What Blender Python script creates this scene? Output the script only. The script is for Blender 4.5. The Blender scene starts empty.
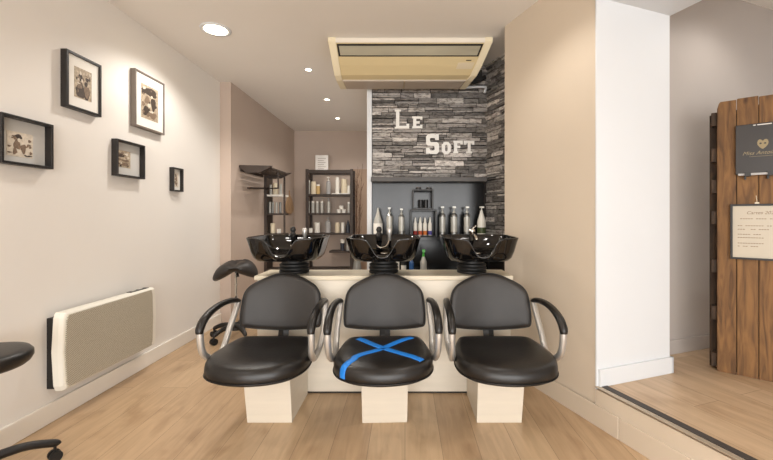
import bpy, bmesh, math, random
from mathutils import Vector, Matrix
random.seed(7)
PI = math.pi
F = 386.0; CU = 405.0; CV = 216.0; CH = 1.2        # pinhole numbers used to measure the photograph
scn = bpy.context.scene
COL = scn.collection

# ------------------------------------------------------------------ materials
def s2l(c):
    return tuple(((x/255.0)/12.92 if x/255.0 <= 0.04045 else ((x/255.0+0.055)/1.055)**2.4) for x in c)

class NT:
    def __init__(s, name):
        s.m = bpy.data.materials.new(name); s.m.use_nodes = True
        s.t = s.m.node_tree; s.b = s.t.nodes['Principled BSDF']
    def n(s, typ, **kw):
        nd = s.t.nodes.new(typ)
        for k, v in kw.items():
            if k in nd.inputs: nd.inputs[k].default_value = v
            else: setattr(nd, k, v)
        return nd
    def l(s, a, ao, b, bi): s.t.links.new(a.outputs[ao], b.inputs[bi])
    def coords(s, scale=(1,1,1), rot=(0,0,0)):
        tc = s.n('ShaderNodeTexCoord'); mp = s.n('ShaderNodeMapping')
        mp.inputs['Scale'].default_value = scale; mp.inputs['Rotation'].default_value = rot
        s.l(tc, 'Object', mp, 'Vector'); return mp

def mat(name, rgb, rough=0.5, metal=0.0, var=0.05, scale=6.0, bump=0.0, bscale=None, stretch=(1,1,1), spec=None, coat=0.0, trans=0.0):
    s = NT(name); c = s2l(rgb)
    mp = s.coords(stretch)
    nz = s.n('ShaderNodeTexNoise', Scale=scale, Detail=5.0); s.l(mp, 'Vector', nz, 'Vector')
    r = s.n('ShaderNodeValToRGB')
    r.color_ramp.elements[0].position = .3; r.color_ramp.elements[1].position = .7
    r.color_ramp.elements[0].color = (*[max(0, x*(1-var)) for x in c], 1)
    r.color_ramp.elements[1].color = (*[min(1, x*(1+var)) for x in c], 1)
    s.l(nz, 'Fac', r, 'Fac'); s.l(r, 'Color', s.b, 'Base Color')
    s.b.inputs['Roughness'].default_value = rough; s.b.inputs['Metallic'].default_value = metal
    if spec is not None: s.b.inputs['Specular IOR Level'].default_value = spec
    if coat: s.b.inputs['Coat Weight'].default_value = coat; s.b.inputs['Coat Roughness'].default_value = .05
    if trans: s.b.inputs['Transmission Weight'].default_value = trans
    if bump:
        bz = s.n('ShaderNodeTexNoise', Scale=bscale or scale*8, Detail=3.0); s.l(mp, 'Vector', bz, 'Vector')
        bp = s.n('ShaderNodeBump', Strength=bump, Distance=.002); s.l(bz, 'Fac', bp, 'Height'); s.l(bp, 'Normal', s.b, 'Normal')
    return s.m

def planks(name, rot, ca, cb, w=.19, ln=1.35, rough=.38):
    """wood laminate: long boards running along local x after rotation"""
    s = NT(name)
    mp = s.coords(rot=(0, 0, rot))
    bk = s.n('ShaderNodeTexBrick', Scale=1.0)
    bk.offset = .37; bk.offset_frequency = 2
    bk.inputs['Brick Width'].default_value = ln; bk.inputs['Row Height'].default_value = w
    bk.inputs['Mortar Size'].default_value = .0012; bk.inputs['Mortar Smooth'].default_value = .3
    bk.inputs['Color1'].default_value = (*s2l(ca), 1); bk.inputs['Color2'].default_value = (*s2l(cb), 1)
    bk.inputs['Mortar'].default_value = (*s2l([x*.72 for x in cb]), 1)
    s.l(mp, 'Vector', bk, 'Vector')
    m2 = s.n('ShaderNodeMapping'); m2.inputs['Scale'].default_value = (1.1, 11, 1)
    s.l(mp, 'Vector', m2, 'Vector')
    g = s.n('ShaderNodeTexNoise', Scale=2.2, Detail=7.0, Distortion=1.1); s.l(m2, 'Vector', g, 'Vector')
    gr = s.n('ShaderNodeValToRGB'); gr.color_ramp.elements[0].position = .33; gr.color_ramp.elements[1].position = .62
    gr.color_ramp.elements[0].color = (.72, .68, .63, 1); gr.color_ramp.elements[1].color = (1.08, 1.07, 1.05, 1)
    s.l(g, 'Fac', gr, 'Fac')
    m3 = s.n('ShaderNodeMapping'); m3.inputs['Scale'].default_value = (2.2, 4.2, 1)
    s.l(mp, 'Vector', m3, 'Vector')
    k = s.n('ShaderNodeTexNoise', Scale=1.5, Detail=3.0, Distortion=.5); s.l(m3, 'Vector', k, 'Vector')
    kr = s.n('ShaderNodeValToRGB'); kr.color_ramp.elements[0].position = .26; kr.color_ramp.elements[1].position = .47
    kr.color_ramp.elements[0].color = (.68, .62, .56, 1); kr.color_ramp.elements[1].color = (1, 1, 1, 1)
    s.l(k, 'Fac', kr, 'Fac')
    x1 = s.n('ShaderNodeMix', data_type='RGBA', blend_type='MULTIPLY'); x1.inputs[0].default_value = .45
    s.t.links.new(bk.outputs['Color'], x1.inputs[6]); s.t.links.new(gr.outputs['Color'], x1.inputs[7])
    x2 = s.n('ShaderNodeMix', data_type='RGBA', blend_type='MULTIPLY'); x2.inputs[0].default_value = .75
    s.t.links.new(x1.outputs[2], x2.inputs[6]); s.t.links.new(kr.outputs['Color'], x2.inputs[7])
    s.t.links.new(x2.outputs[2], s.b.inputs['Base Color'])
    s.b.inputs['Roughness'].default_value = rough
    return s.m

def rustic(name, ca, cb):
    """reclaimed pallet board: vertical grain with knots; random tint per object"""
    s = NT(name)
    mp = s.coords((9, 9, 1.1))
    oi = s.n('ShaderNodeObjectInfo')
    ad = s.n('ShaderNodeVectorMath', operation='ADD'); s.l(mp, 'Vector', ad, 0)
    cm = s.n('ShaderNodeCombineXYZ'); ml = s.n('ShaderNodeMath', operation='MULTIPLY'); ml.inputs[1].default_value = 37
    s.l(oi, 'Random', ml, 0); s.l(ml, 'Value', cm, 'Z'); s.l(ml, 'Value', cm, 'X'); s.l(cm, 'Vector', ad, 1)
    g = s.n('ShaderNodeTexNoise', Scale=3.0, Detail=8.0, Distortion=1.6); s.l(ad, 'Vector', g, 'Vector')
    r = s.n('ShaderNodeValToRGB')
    r.color_ramp.elements[0].position = .3; r.color_ramp.elements[1].position = .68
    r.color_ramp.elements[0].color = (*s2l(ca), 1); r.color_ramp.elements[1].color = (*s2l(cb), 1)
    s.l(g, 'Fac', r, 'Fac')
    m3 = s.n('ShaderNodeMapping'); m3.inputs['Scale'].default_value = (.75, .75, 3.2); s.l(ad, 'Vector', m3, 'Vector')
    v = s.n('ShaderNodeTexVoronoi', Scale=1.5); s.l(m3, 'Vector', v, 'Vector')
    kr = s.n('ShaderNodeValToRGB'); kr.color_ramp.elements[0].position = .04; kr.color_ramp.elements[1].position = .16
    kr.color_ramp.elements[0].color = (.3, .22, .16, 1); kr.color_ramp.elements[1].color = (1, 1, 1, 1)
    s.l(v, 'Distance', kr, 'Fac')
    x = s.n('ShaderNodeMix', data_type='RGBA', blend_type='MULTIPLY'); x.inputs[0].default_value = .8
    s.t.links.new(r.outputs['Color'], x.inputs[6]); s.t.links.new(kr.outputs['Color'], x.inputs[7])
    s.t.links.new(x.outputs[2], s.b.inputs['Base Color'])
    s.b.inputs['Roughness'].default_value = .7
    bp = s.n('ShaderNodeBump', Strength=.5, Distance=.002); s.l(g, 'Fac', bp, 'Height'); s.l(bp, 'Normal', s.b, 'Normal')
    return s.m

def stone(name):
    """stacked slate: tint per stone comes from a face attribute, plus fine mottling"""
    s = NT(name)
    at = s.n('ShaderNodeAttribute', attribute_name='tint')
    mp = s.coords((1, 1, 2.8))
    nz = s.n('ShaderNodeTexNoise', Scale=20.0, Detail=8.0, Roughness=.7); s.l(mp, 'Vector', nz, 'Vector')
    r = s.n('ShaderNodeValToRGB'); r.color_ramp.elements[0].position = .38; r.color_ramp.elements[1].position = .54
    r.color_ramp.elements[0].color = (.30, .28, .27, 1); r.color_ramp.elements[1].color = (1, 1, 1, 1)
    s.l(nz, 'Fac', r, 'Fac')
    x = s.n('ShaderNodeMix', data_type='RGBA', blend_type='MULTIPLY'); x.inputs[0].default_value = .95
    s.t.links.new(at.outputs['Color'], x.inputs[6]); s.t.links.new(r.outputs['Color'], x.inputs[7])
    s.t.links.new(x.outputs[2], s.b.inputs['Base Color'])
    s.b.inputs['Roughness'].default_value = .85
    bp = s.n('ShaderNodeBump', Strength=.8, Distance=.006); s.l(nz, 'Fac', bp, 'Height'); s.l(bp, 'Normal', s.b, 'Normal')
    return s.m

def mesh_grille(name):
    s = NT(name)
    mp = s.coords((1, 1, 1))
    sx = s.n('ShaderNodeSeparateXYZ'); s.l(mp, 'Vector', sx, 'Vector')
    def wave(out, per, ph=0):
        a = s.n('ShaderNodeMath', operation='MULTIPLY'); a.inputs[1].default_value = 2*PI/per; s.l(sx, out, a, 0)
        b = s.n('ShaderNodeMath', operation='SINE'); s.l(a, 'Value', b, 0); return b
    a = wave('Y', .011); b = wave('Z', .011)
    m = s.n('ShaderNodeMath', operation='MULTIPLY'); s.l(a, 'Value', m, 0); s.l(b, 'Value', m, 1)
    g = s.n('ShaderNodeMath', operation='GREATER_THAN'); g.inputs[1].default_value = .12; s.l(m, 'Value', g, 0)
    x = s.n('ShaderNodeMix', data_type='RGBA'); s.l(g, 'Value', x, 0)
    x.inputs[6].default_value = (*s2l((196, 188, 170)), 1); x.inputs[7].default_value = (*s2l((128, 121, 106)), 1)
    s.t.links.new(x.outputs[2], s.b.inputs['Base Color']); s.b.inputs['Roughness'].default_value = .5
    return s.m

def emit(name, rgb, st):
    s = NT(name); s.b.inputs['Emission Color'].default_value = (*s2l(rgb), 1); s.b.inputs['Emission Strength'].default_value = st
    s.b.inputs['Base Color'].default_value = (*s2l(rgb), 1); return s.m

M = {}
M['cream'] = mat('cream_wall_paint', (234, 229, 222), .65, var=.012, scale=2, bump=.08, bscale=60)
M['taupe'] = mat('taupe_wall_paint', (192, 174, 160), .6, var=.03, scale=1.6, bump=.12, bscale=50)
M['beige'] = mat('beige_wall_paint', (207, 193, 174), .6, var=.025, scale=1.6, bump=.12, bscale=50)
M['white'] = mat('white_wall_paint', (218, 221, 224), .55, var=.01, scale=2, bump=.05, bscale=60)
M['taupe_satin'] = mat('satin_taupe_paint', (176, 168, 162), .27, var=.03, scale=1.3, bump=.1, bscale=7, spec=.55)
M['ceiling'] = mat('ceiling_paint', (242, 238, 232), .8, var=.01, scale=2)
M['skirt'] = mat('skirting_paint', (238, 232, 222), .45, var=.01)
M['floor'] = planks('oak_laminate', PI/2, (202, 174, 140), (184, 154, 121))
M['floor2'] = planks('oak_laminate_raised', PI/2 - math.atan(.37), (200, 174, 144), (186, 158, 127))
M['rustic'] = rustic('reclaimed_wood', (86, 58, 31), (134, 96, 55))
M['rustic_dark'] = rustic('reclaimed_wood_dark', (38, 27, 18), (74, 54, 36))
M['stone'] = stone('stacked_slate')
M['gap'] = mat('stone_joint', (48, 44, 42), .95)
M['strip_dark'] = mat('rubber_nosing', (62, 56, 52), .6)
M['alu'] = mat('aluminium_edge', (186, 172, 152), .45, .5)
M['black_gloss'] = mat('black_gloss_plastic', (6, 5, 5), .06, var=.1, coat=.2)
M['black_lam'] = mat('black_laminate', (14, 14, 15), .2, var=.1, spec=.38)
M['grey_edge'] = mat('grey_laminate_edge', (78, 74, 72), .5)
M['black'] = mat('black_plastic', (24, 22, 21), .42, var=.1)
M['black_soft'] = mat('black_rubber', (20, 19, 18), .55, var=.1)
M['frame_black'] = mat('black_stained_wood', (30, 26, 24), .42, var=.15, scale=12)
M['frame_grey'] = mat('grey_brown_wood', (112, 101, 92), .45, var=.08, scale=12)
M['leather'] = mat('black_leatherette', (38, 34, 31), .48, var=.08, scale=20, bump=.25, bscale=260)  # lighter than the seat leatherette: frontal light on the backrests put into the colour
M['leather_seat'] = mat('black_leatherette_seat', (21, 18, 16), .36, var=.1, scale=14, bump=.3, bscale=60)
M['piping'] = mat('black_piping', (12, 11, 11), .4)
M['chrome'] = mat('polished_steel', (222, 218, 212), .14, 1.0, var=.02)
M['satin'] = mat('satin_steel', (208, 206, 202), .38, .75, var=.02)
M['birch'] = mat('pale_birch_laminate', (222, 213, 197), .45, var=.04, scale=3, stretch=(1.0, 1.0, 9))
M['birch_top'] = mat('birch_worktop', (220, 208, 184), .4, var=.05, scale=4, stretch=(1, 6, 1))
M['blue'] = mat('blue_masking_tape', (22, 122, 214), .5, var=.05)
M['mat_white'] = mat('passepartout', (238, 234, 226), .8, var=.01)
M['mat_grey'] = mat('grey_passepartout', (205, 203, 198), .8, var=.01)
M['sepia'] = mat('sepia_print', (176, 160, 138), .6, var=.35, scale=60)
M['sepia_light'] = mat('pale_sketch_print', (216, 205, 188), .6, var=.12, scale=70)
M['ink'] = mat('dark_ink', (66, 54, 46), .6, var=.3, scale=80)
M['ink_mid'] = mat('brown_ink', (126, 106, 88), .6, var=.25, scale=80)
M['ac_body'] = mat('yellowed_plastic', (206, 188, 146), .38, var=.03, scale=1.5)
M['ac_cream'] = mat('cream_plastic', (228, 216, 186), .35, var=.02)
M['ac_white'] = mat('offwhite_plastic', (226, 218, 204), .4, var=.02)
M['ac_grille'] = mat('grey_green_filter', (160, 154, 134), .5, var=.12, scale=9, stretch=(.2, 1, 1))
M['ac_louvre'] = mat('grey_louvre_plastic', (176, 162, 146), .35, var=.05, scale=4)
M['sticker'] = mat('faded_sticker', (206, 192, 164), .6)
M['heater'] = mat('white_enamel', (234, 230, 218), .3, var=.01)
M['mesh'] = mesh_grille('heater_mesh')
M['letters'] = mat('white_lacquer_letters', (236, 234, 229), .4, var=.01)
M['silver'] = mat('silver_bottle', (140, 140, 136), .3, .75, var=.06, scale=10)
M['pearl'] = mat('pearl_bottle', (184, 182, 174), .3, .15, var=.05)
M['white_pl'] = mat('white_bottle', (236, 232, 222), .3, var=.02)
M['cream_pl'] = mat('cream_bottle', (222, 208, 180), .35, var=.03)
M['yellow_pl'] = mat('straw_bottle', (196, 164, 108), .35, var=.03)
M['clear_pl'] = mat('frosted_bottle', (170, 168, 166), .2, var=.08)
M['dark_pl'] = mat('dark_bottle', (38, 42, 54), .3)
M['blue_pl'] = mat('blue_bottle', (48, 92, 150), .3)
M['green_pl'] = mat('green_plastic', (70, 170, 60), .35)
M['label_green'] = mat('dark_green_label', (62, 74, 40), .5)
M['label_red'] = mat('red_label', (150, 40, 30), .5)
M['label_orange'] = mat('orange_label', (206, 112, 36), .5)
M['label_violet'] = mat('violet_label', (70, 62, 140), .5)
M['label_red2'] = mat('amber_label', (190, 78, 34), .5)
M['paper'] = mat('white_paper', (228, 224, 218), .8, var=.01)
M['paper_warm'] = mat('cream_paper', (188, 178, 160), .35, var=.03, scale=5)
M['gold'] = mat('gold_print', (138, 124, 92), .5, .2)
M['sign_dark'] = mat('charcoal_board', (38, 33, 31), .4, var=.06)
M['tan'] = mat('tan_wood', (176, 142, 106), .5, var=.1, scale=12)
M['twig'] = mat('dried_twig', (96, 66, 44), .8, var=.2)
M['shelf_dark'] = mat('dark_stained_shelf', (58, 46, 38), .5, var=.15, scale=10)
M['brownpanel'] = mat('brown_door_panel', (176, 148, 124), .5, var=.06, scale=6, stretch=(5, 5, .6))
M['lamp'] = emit('downlight_glow', (255, 236, 205), 14)
M['glass'] = mat('vase_glass', (150, 150, 145), .1, var=.05)

# ------------------------------------------------------------------ mesh helpers
def box(bm, x0, x1, y0, y1, z0, z1, mi=0):
    vs = [bm.verts.new(p) for p in ((x0,y0,z0),(x1,y0,z0),(x1,y1,z0),(x0,y1,z0),(x0,y0,z1),(x1,y0,z1),(x1,y1,z1),(x0,y1,z1))]
    for f in ((0,3,2,1),(4,5,6,7),(0,1,5,4),(1,2,6,5),(2,3,7,6),(3,0,4,7)):
        bm.faces.new([vs[i] for i in f]).material_index = mi
    return vs
def obox(bm, o, ax, ay, az, a0, a1, b0, b1, c0, c1, mi=0):
    """box in the frame (o; ax, ay, az)"""
    o = Vector(o); vs = box(bm, a0, a1, b0, b1, c0, c1, mi)
    for v in vs:
        c = v.co.copy(); v.co = o + Vector(ax)*c.x + Vector(ay)*c.y + Vector(az)*c.z
    return vs
def prism(bm, pts, z0, z1, mi=0):
    """vertical prism over a plan polygon"""
    a = [bm.verts.new((x, y, z0)) for x, y in pts]; b = [bm.verts.new((x, y, z1)) for x, y in pts]
    n = len(pts)
    bm.faces.new(list(reversed(a))).material_index = mi; bm.faces.new(b).material_index = mi
    for i in range(n):
        bm.faces.new((a[i], a[(i+1)%n], b[(i+1)%n], b[i])).material_index = mi
def extr(bm, pts, d, mi=0):
    """closed 3-D polygon extruded along vector d"""
    d = Vector(d); a = [bm.verts.new(p) for p in pts]; b = [bm.verts.new(Vector(p)+d) for p in pts]; n = len(pts)
    bm.faces.new(list(reversed(a))).material_index = mi; bm.faces.new(b).material_index = mi
    for i in range(n): bm.faces.new((a[i], a[(i+1)%n], b[(i+1)%n], b[i])).material_index = mi
def loft(bm, rings, cap0=True, cap1=True, closed=True, mi=0):
    vr = [[bm.verts.new(p) for p in r] for r in rings]; n = len(rings[0])
    for i in range(len(vr)-1):
        for j in range(n if closed else n-1):
            k = (j+1) % n
            bm.faces.new((vr[i][j], vr[i][k], vr[i+1][k], vr[i+1][j])).material_index = mi
    if cap0: bm.faces.new(list(reversed(vr[0]))).material_index = mi
    if cap1: bm.faces.new(vr[-1]).material_index = mi
def lathe(bm, prof, c=(0,0,0), n=24, mi=0, axis='z'):
    rings = []
    for r, z in prof:
        ring = []
        for i in range(n):
            a = 2*PI*i/n; p = (r*math.cos(a), r*math.sin(a), z)
            if axis == 'x': p = (z, p[0], p[1])
            if axis == 'y': p = (p[0], z, p[1])
            ring.append((c[0]+p[0], c[1]+p[1], c[2]+p[2]))
        rings.append(ring)
    loft(bm, rings, mi=mi)
def crom(pts, n=6, closed=False):
    P = [Vector(p) for p in pts]; out = []; m = len(P)
    rng = range(m) if closed else range(m-1)
    for i in rng:
        if closed: p0, p1, p2, p3 = P[(i-1)%m], P[i], P[(i+1)%m], P[(i+2)%m]
        else: p0, p1, p2, p3 = P[max(i-1,0)], P[i], P[i+1], P[min(i+2,m-1)]
        for k in range(n):
            t = k/n
            out.append(.5*((2*p1)+(p2-p0)*t+(2*p0-5*p1+4*p2-p3)*t*t+(3*p1-p0-3*p2+p3)*t**3))
    if not closed: out.append(P[-1])
    return out
def tube(bm, pts, r, n=10, sm=5, flat=(1,1), mi=0):
    """tube through points; r number or list; flat = (side, up) scale of the section"""
    if sm > 1:
        P = crom(pts, sm)
    else: P = [Vector(p) for p in pts]
    R = [r]*len(P) if not isinstance(r, (list, tuple)) else [r[min(int(i/(len(P)-1)*(len(r)-1)), len(r)-2)] +
        (r[min(int(i/(len(P)-1)*(len(r)-1)), len(r)-2)+1]-r[min(int(i/(len(P)-1)*(len(r)-1)), len(r)-2)]) *
        (i/(len(P)-1)*(len(r)-1)-min(int(i/(len(P)-1)*(len(r)-1)), len(r)-2)) for i in range(len(P))]
    rings = []; prev = None
    for i, p in enumerate(P):
        t = (P[min(i+1, len(P)-1)]-P[max(i-1, 0)]).normalized()
        if prev is None:
            s = t.cross(Vector((0,0,1)))
            if s.length < .1: s = t.cross(Vector((0,1,0)))
        else: s = prev - t*prev.dot(t)
        s.normalize(); prev = s; u = s.cross(t)
        rings.append([p + s*math.cos(2*PI*k/n)*R[i]*flat[0] + u*math.sin(2*PI*k/n)*R[i]*flat[1] for k in range(n)])
    loft(bm, rings, mi=mi)

ROOTLOC = {}
def obj(name, bm, m, parent=None, smooth=False, bevel=0, sub=0, label=None, seg=2):
    me = bpy.data.meshes.new(name)
    bmesh.ops.recalc_face_normals(bm, faces=bm.faces)
    loc = ROOTLOC.get(parent.name, Vector((0,0,0))) if parent else Vector((0,0,0))
    if parent:
        bmesh.ops.translate(bm, verts=bm.verts, vec=-loc)
    bm.to_mesh(me); bm.free()
    for x in (m if isinstance(m, (list, tuple)) else [m]): me.materials.append(M[x])
    if smooth:
        for p in me.polygons: p.use_smooth = True
    o = bpy.data.objects.new(name, me); COL.objects.link(o)
    if parent: o.parent = parent; ROOTLOC[o.name] = loc
    if bevel:
        b = o.modifiers.new('bevel', 'BEVEL'); b.width = bevel; b.segments = seg; b.limit_method = 'ANGLE'; b.angle_limit = .6
        b.harden_normals = False
    if sub:
        s = o.modifiers.new('sub', 'SUBSURF'); s.levels = sub; s.render_levels = sub
    if label: o['label'] = label
    return o
def thing(name, loc, label, cat, group=None):
    o = bpy.data.objects.new(name, None); COL.objects.link(o); o.location = loc
    o.empty_display_size = .05
    ROOTLOC[o.name] = Vector(loc); return tag(o, label, cat, group)
def tag(o, label, cat, group=None):
    o['label'] = label; o['category'] = cat
    if group: o['group'] = group
    return o
def struct(name, bm, m, parent=None, **kw):
    o = obj(name, bm, m, parent, **kw)
    if not parent: o['kind'] = 'structure'
    return o
def B(): return bmesh.new()
def copy_tree(o, parent=None):
    c = o.copy(); COL.objects.link(c)
    if parent: c.parent = parent
    for ch in list(o.children): copy_tree(ch, c)
    return c
def text_bm(bm, s, size, depth, o, ax, ay, mi=0, align='CENTER', bold=0.0, shear=0):
    cu = bpy.data.curves.new('t', 'FONT'); cu.body = s; cu.size = size; cu.extrude = depth/2; cu.offset = bold; cu.align_x = align; cu.shear = shear
    ob = bpy.data.objects.new('t', cu); COL.objects.link(ob)
    bpy.context.view_layer.update()
    me = bpy.data.meshes.new_from_object(ob.evaluated_get(bpy.context.evaluated_depsgraph_get()))
    o, ax, ay = Vector(o), Vector(ax), Vector(ay); az = ax.cross(ay)
    vs = [bm.verts.new(o + ax*v.co.x + ay*v.co.y + az*v.co.z) for v in me.vertices]
    for p in me.polygons:
        try: bm.faces.new([vs[i] for i in p.vertices]).material_index = mi
        except ValueError: pass
    bpy.data.objects.remove(ob); bpy.data.curves.remove(cu); bpy.data.meshes.remove(me)

# ------------------------------------------------------------------ the setting
HC = 2.70
k = .37; L = math.hypot(1, k)
D = Vector((-k, 1, 0))/L            # along the slanted right wall, away from the viewer
N = Vector((1, k, 0))/L             # square to it, to the right
Cn = Vector((1.10, 2.223, 0)); En = Vector((.79, 3.06, 0))
YB = -4.0                            # shopfront plane behind the viewer
def back_at(p, y): return (p.x - k*(y-p.y), y)
sx, sy = back_at(Cn, YB)             # where the step line meets the shopfront
W2 = Vector((1.66, 2.43, 0))         # rear edge of the white pier
XR = 5.2

bm = B(); box(bm, -2.25, XR, YB, 6.95, -.1, 0); struct('floor', bm, 'floor')
# raised floor (0.217 m) right of the step line
PZ = .217
bm = B(); prism(bm, [(sx+.012, sy), (XR, sy), (XR, 4.2), (1.58, 2.7), (W2.x, W2.y), (Cn.x+.012, Cn.y)], .002, PZ)
struct('floor_raised', bm, 'floor2')
# riser under the nosing, painted beige, with its skirting board
bm = B(); obox(bm, Cn, -D, N, (0,0,1), 0, 6.63, -.004, .012, 0, PZ-.012); struct('wall_step', bm, 'beige')
bm = B(); obox(bm, Cn, -D, N, (0,0,1), -.895, .16, -.016, -.004, 0, .12); obox(bm, Cn, -D, N, (0,0,1), .163, 6.6, -.014, -.004, 0, .118)
struct('baseboard_right', bm, 'beige', bevel=.003)
t = thing('stair_nosing', (Cn.x, Cn.y, PZ), 'dark anti-slip nosing strip with pale metal lip along the edge of the raised wooden floor', 'stair nosing')
bm = B(); obox(bm, Cn, -D, N, (0,0,1), .0, 6.6, .020, .062, PZ+.0005, PZ+.006); obj('rubber_insert', bm, 'strip_dark', t)
bm = B(); obox(bm, Cn, -D, N, (0,0,1), .0, 6.6, -.012, .020, PZ+.0005, PZ+.004); obj('metal_lip', bm, 'alu', t, bevel=.003)

# walls
bm = B(); box(bm, -2.25, -2.07, YB, 4.32, 0, HC); struct('wall_left', bm, 'cream')
bm = B(); box(bm, -2.25, -1.95, 4.321, 6.8, 0, HC); struct('wall_corridor', bm, 'taupe')
bm = B(); box(bm, -2.25, 1.6, 6.8, 6.95, 0, HC); struct('wall_back', bm, 'taupe')
bm = B(); box(bm, -.374, -.328, 3.80, 6.8, 0, HC); struct('wall_partition', bm, 'white')
# slanted beige wall (its blunt white end is a layer of its own)
bm = B(); prism(bm, [(Cn.x+.004*k, Cn.y+.004), (W2.x, W2.y+.004), (1.58, 2.65), (1.32, 3.06+.3), (1.10, 3.1), (En.x, En.y)], 0, HC+.25); struct('wall_right', bm, 'beige')
bm = B(); obox(bm, Cn, N, D, (0,0,1), -.001, .600, -.004, .004, 0, HC+.25); struct('wall_pier', bm, 'white')
# raised room
R0 = Vector((1.95, 2.77, 0))
bm = B(); obox(bm, R0, N, D, (0,0,1), -.42, 3.2, 0, .15, 0, 3.1); struct('wall_far_right', bm, 'taupe_satin')
bm = B(); obox(bm, R0, N, D, (0,0,1), -.38, 3.1, -.014, -.0005, PZ, PZ+.10)
struct('baseboard_far_right', bm, 'taupe_satin', bevel=.003)
bm = B(); box(bm, XR-.02, XR+.12, YB, 4.2, 0, 3.1); struct('wall_side', bm, 'white')
# ceilings
ca = back_at(Cn, YB); cb = back_at(En, 6.95)
bm = B(); prism(bm, [(-2.25, YB), ca, (Cn.x, Cn.y), (En.x, En.y), (1.6, 3.3), (1.6, 6.95), (-2.25, 6.95)], HC, HC+.12); struct('ceiling', bm, 'ceiling')
wa = back_at(W2, YB)
bm = B(); prism(bm, [ca, wa, (W2.x+.01, W2.y), (Cn.x+.004, Cn.y)], 2.46, HC+.35); struct('ceiling_beam', bm, 'white')
bm = B(); prism(bm, [wa, (XR, YB), (XR, 4.3), (1.5, 3.1), (W2.x, W2.y)], 2.89, 3.0); struct('ceiling_raised', bm, 'ceiling')
# shopfront around the daylight opening behind the viewer
bm = B(); box(bm, -2.25, XR, YB-.1, YB, 2.35, 3.1); box(bm, -2.25, XR, YB-.1, YB, -.1, .12)
for x in (-2.25, -.55, 1.2, 3.4, XR-.12): box(bm, x, x+.12, YB-.1, YB, .12, 2.35)
struct('window_1', bm, 'white')
# skirtings
bm = B(); box(bm, -2.07, -2.052, YB, 4.32, 0, .115); struct('baseboard_left', bm, 'skirt', bevel=.004)
bm = B(); box(bm, -1.95, -1.935, 4.32, 6.8, 0, .10); struct('baseboard_corridor', bm, 'taupe', bevel=.003)
bm = B(); obox(bm, Cn, N, D, (0,0,1), .012, .615, -.020, -.004, PZ, PZ+.10); obox(bm, Cn, N, D, (0,0,1), .600, .616, -.02, .06, PZ, PZ+.10)
struct('baseboard_pier', bm, 'white', bevel=.002)

# stacked stone lining: one mesh per wall
def stones(name, o, ax, nrm, wid, z0, z1, seed):
    rnd = random.Random(seed); bm = B(); lay = bm.loops.layers.color.new('tint')
    def addb(a0, a1, b, c0, c1, col, bott=0):
        n0 = len(bm.faces); j = min(.004, (c1-c0)*.16)
        d = lambda: rnd.uniform(-j, j)
        vs = obox(bm, o, ax, nrm, (0,0,1), a0, a1, bott, b, c0, c1)
        for v in vs:
            v.co += Vector(ax)*d()*.6 + Vector((0,0,1))*d() + Vector(nrm)*rnd.uniform(-.004, .003)
        bm.faces.ensure_lookup_table()
        for f in bm.faces[n0:]:
            for lp in f.loops: lp[lay] = (*col, 1)
    z = z0
    while z < z1-.005:
        h = rnd.choice([.032, .04, .046, .054]); h = min(h, z1-z)
        a = 0
        while a < wid-.004:
            w = min(rnd.uniform(.09, .30), wid-a)
            if wid-a-w < .05: w = wid-a
            split = rnd.random() < .42 and h > .034
            rows = [(z, z+h*rnd.uniform(.4, .6)), None] if split else [(z, z+h)]
            if split: rows[1] = (rows[0][1], z+h)
            for q0, q1 in rows:
                g = rnd.choice([.46, .54, .62, .70, .84]) * rnd.uniform(.85, 1.1)
                col = (g*.98, g*.95, g*.92)
                addb(a+.003, a+w-.003, rnd.uniform(.012, .034), q0+.003, q1-.003, col)
            a += w
        z += h
    n0 = len(bm.faces); obox(bm, o, ax, nrm, (0,0,1), 0, wid, -.004, .004, z0, z1); bm.faces.ensure_lookup_table()
    for f in bm.faces[n0:]:
        for lp in f.loops: lp[lay] = (.06, .055, .05, 1)
    return struct(name, bm, 'stone')
bm = B(); box(bm, -.328, 1.2, 3.86, 3.99, 0, HC); struct('wall_niche', bm, 'gap')
stones('wall_stone_back', (-.328, 3.86, 0), (1,0,0), (0,-1,0), 1.148, 1.586, HC, 3)
# side wall of slate, parallel to the slanted wall
S0 = Vector((.825, 3.86, 0)); sl = 0.86
bm = B(); prism(bm, [(S0.x+.008, S0.y), (S0.x+sl*.347+.008, S0.y-sl*.938), (1.6, 3.1), (1.6, 3.86)], 0, HC); struct('wall_niche_side', bm, 'gap')
stones('wall_stone_side', S0, -D, -N, sl, .80, HC, 5)

# ------------------------------------------------------------------ downlights (lamps)
def downlight(x, y, r, label, power, spot=2.4):
    t = thing('downlight', (x, y, HC), label, 'ceiling light', 'recessed downlights in the salon ceiling')
    bm = B(); lathe(bm, [(r, 0), (r*1.12, -.002), (r*1.1, -.008), (r*.9, -.010), (r*.86, -.004), (r*.86, 0)], (x, y, HC), 28); obj('trim_ring', bm, 'white', t, smooth=True)
    bm = B(); lathe(bm, [(r*.8, -.003), (r*.8, -.009), (r*.4, -.012), (.001, -.013)], (x, y, HC), 24); obj('diffuser', bm, 'lamp', t, smooth=True)
    return t
def spot(x, y, power, ang=2.2, blend=.7, r=.06, z=HC-.03, col=(1, .955, .90)):
    d = bpy.data.lights.new('spot_beam', 'SPOT'); d.energy = power; d.spot_size = ang; d.spot_blend = blend; d.shadow_soft_size = r; d.color = col
    o = bpy.data.objects.new('spot_beam', d); COL.objects.link(o); o.location = (x, y, z); return o
downlight(-1.52, 3.10, .105, 'large round recessed downlight near the left wall', 0)
downlight(-.985, 3.94, .036, 'small recessed spotlight, nearest of three left of the air conditioner', 0)
downlight(-1.0, 4.95, .036, 'small recessed spotlight, middle of three left of the air conditioner', 0)
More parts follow.
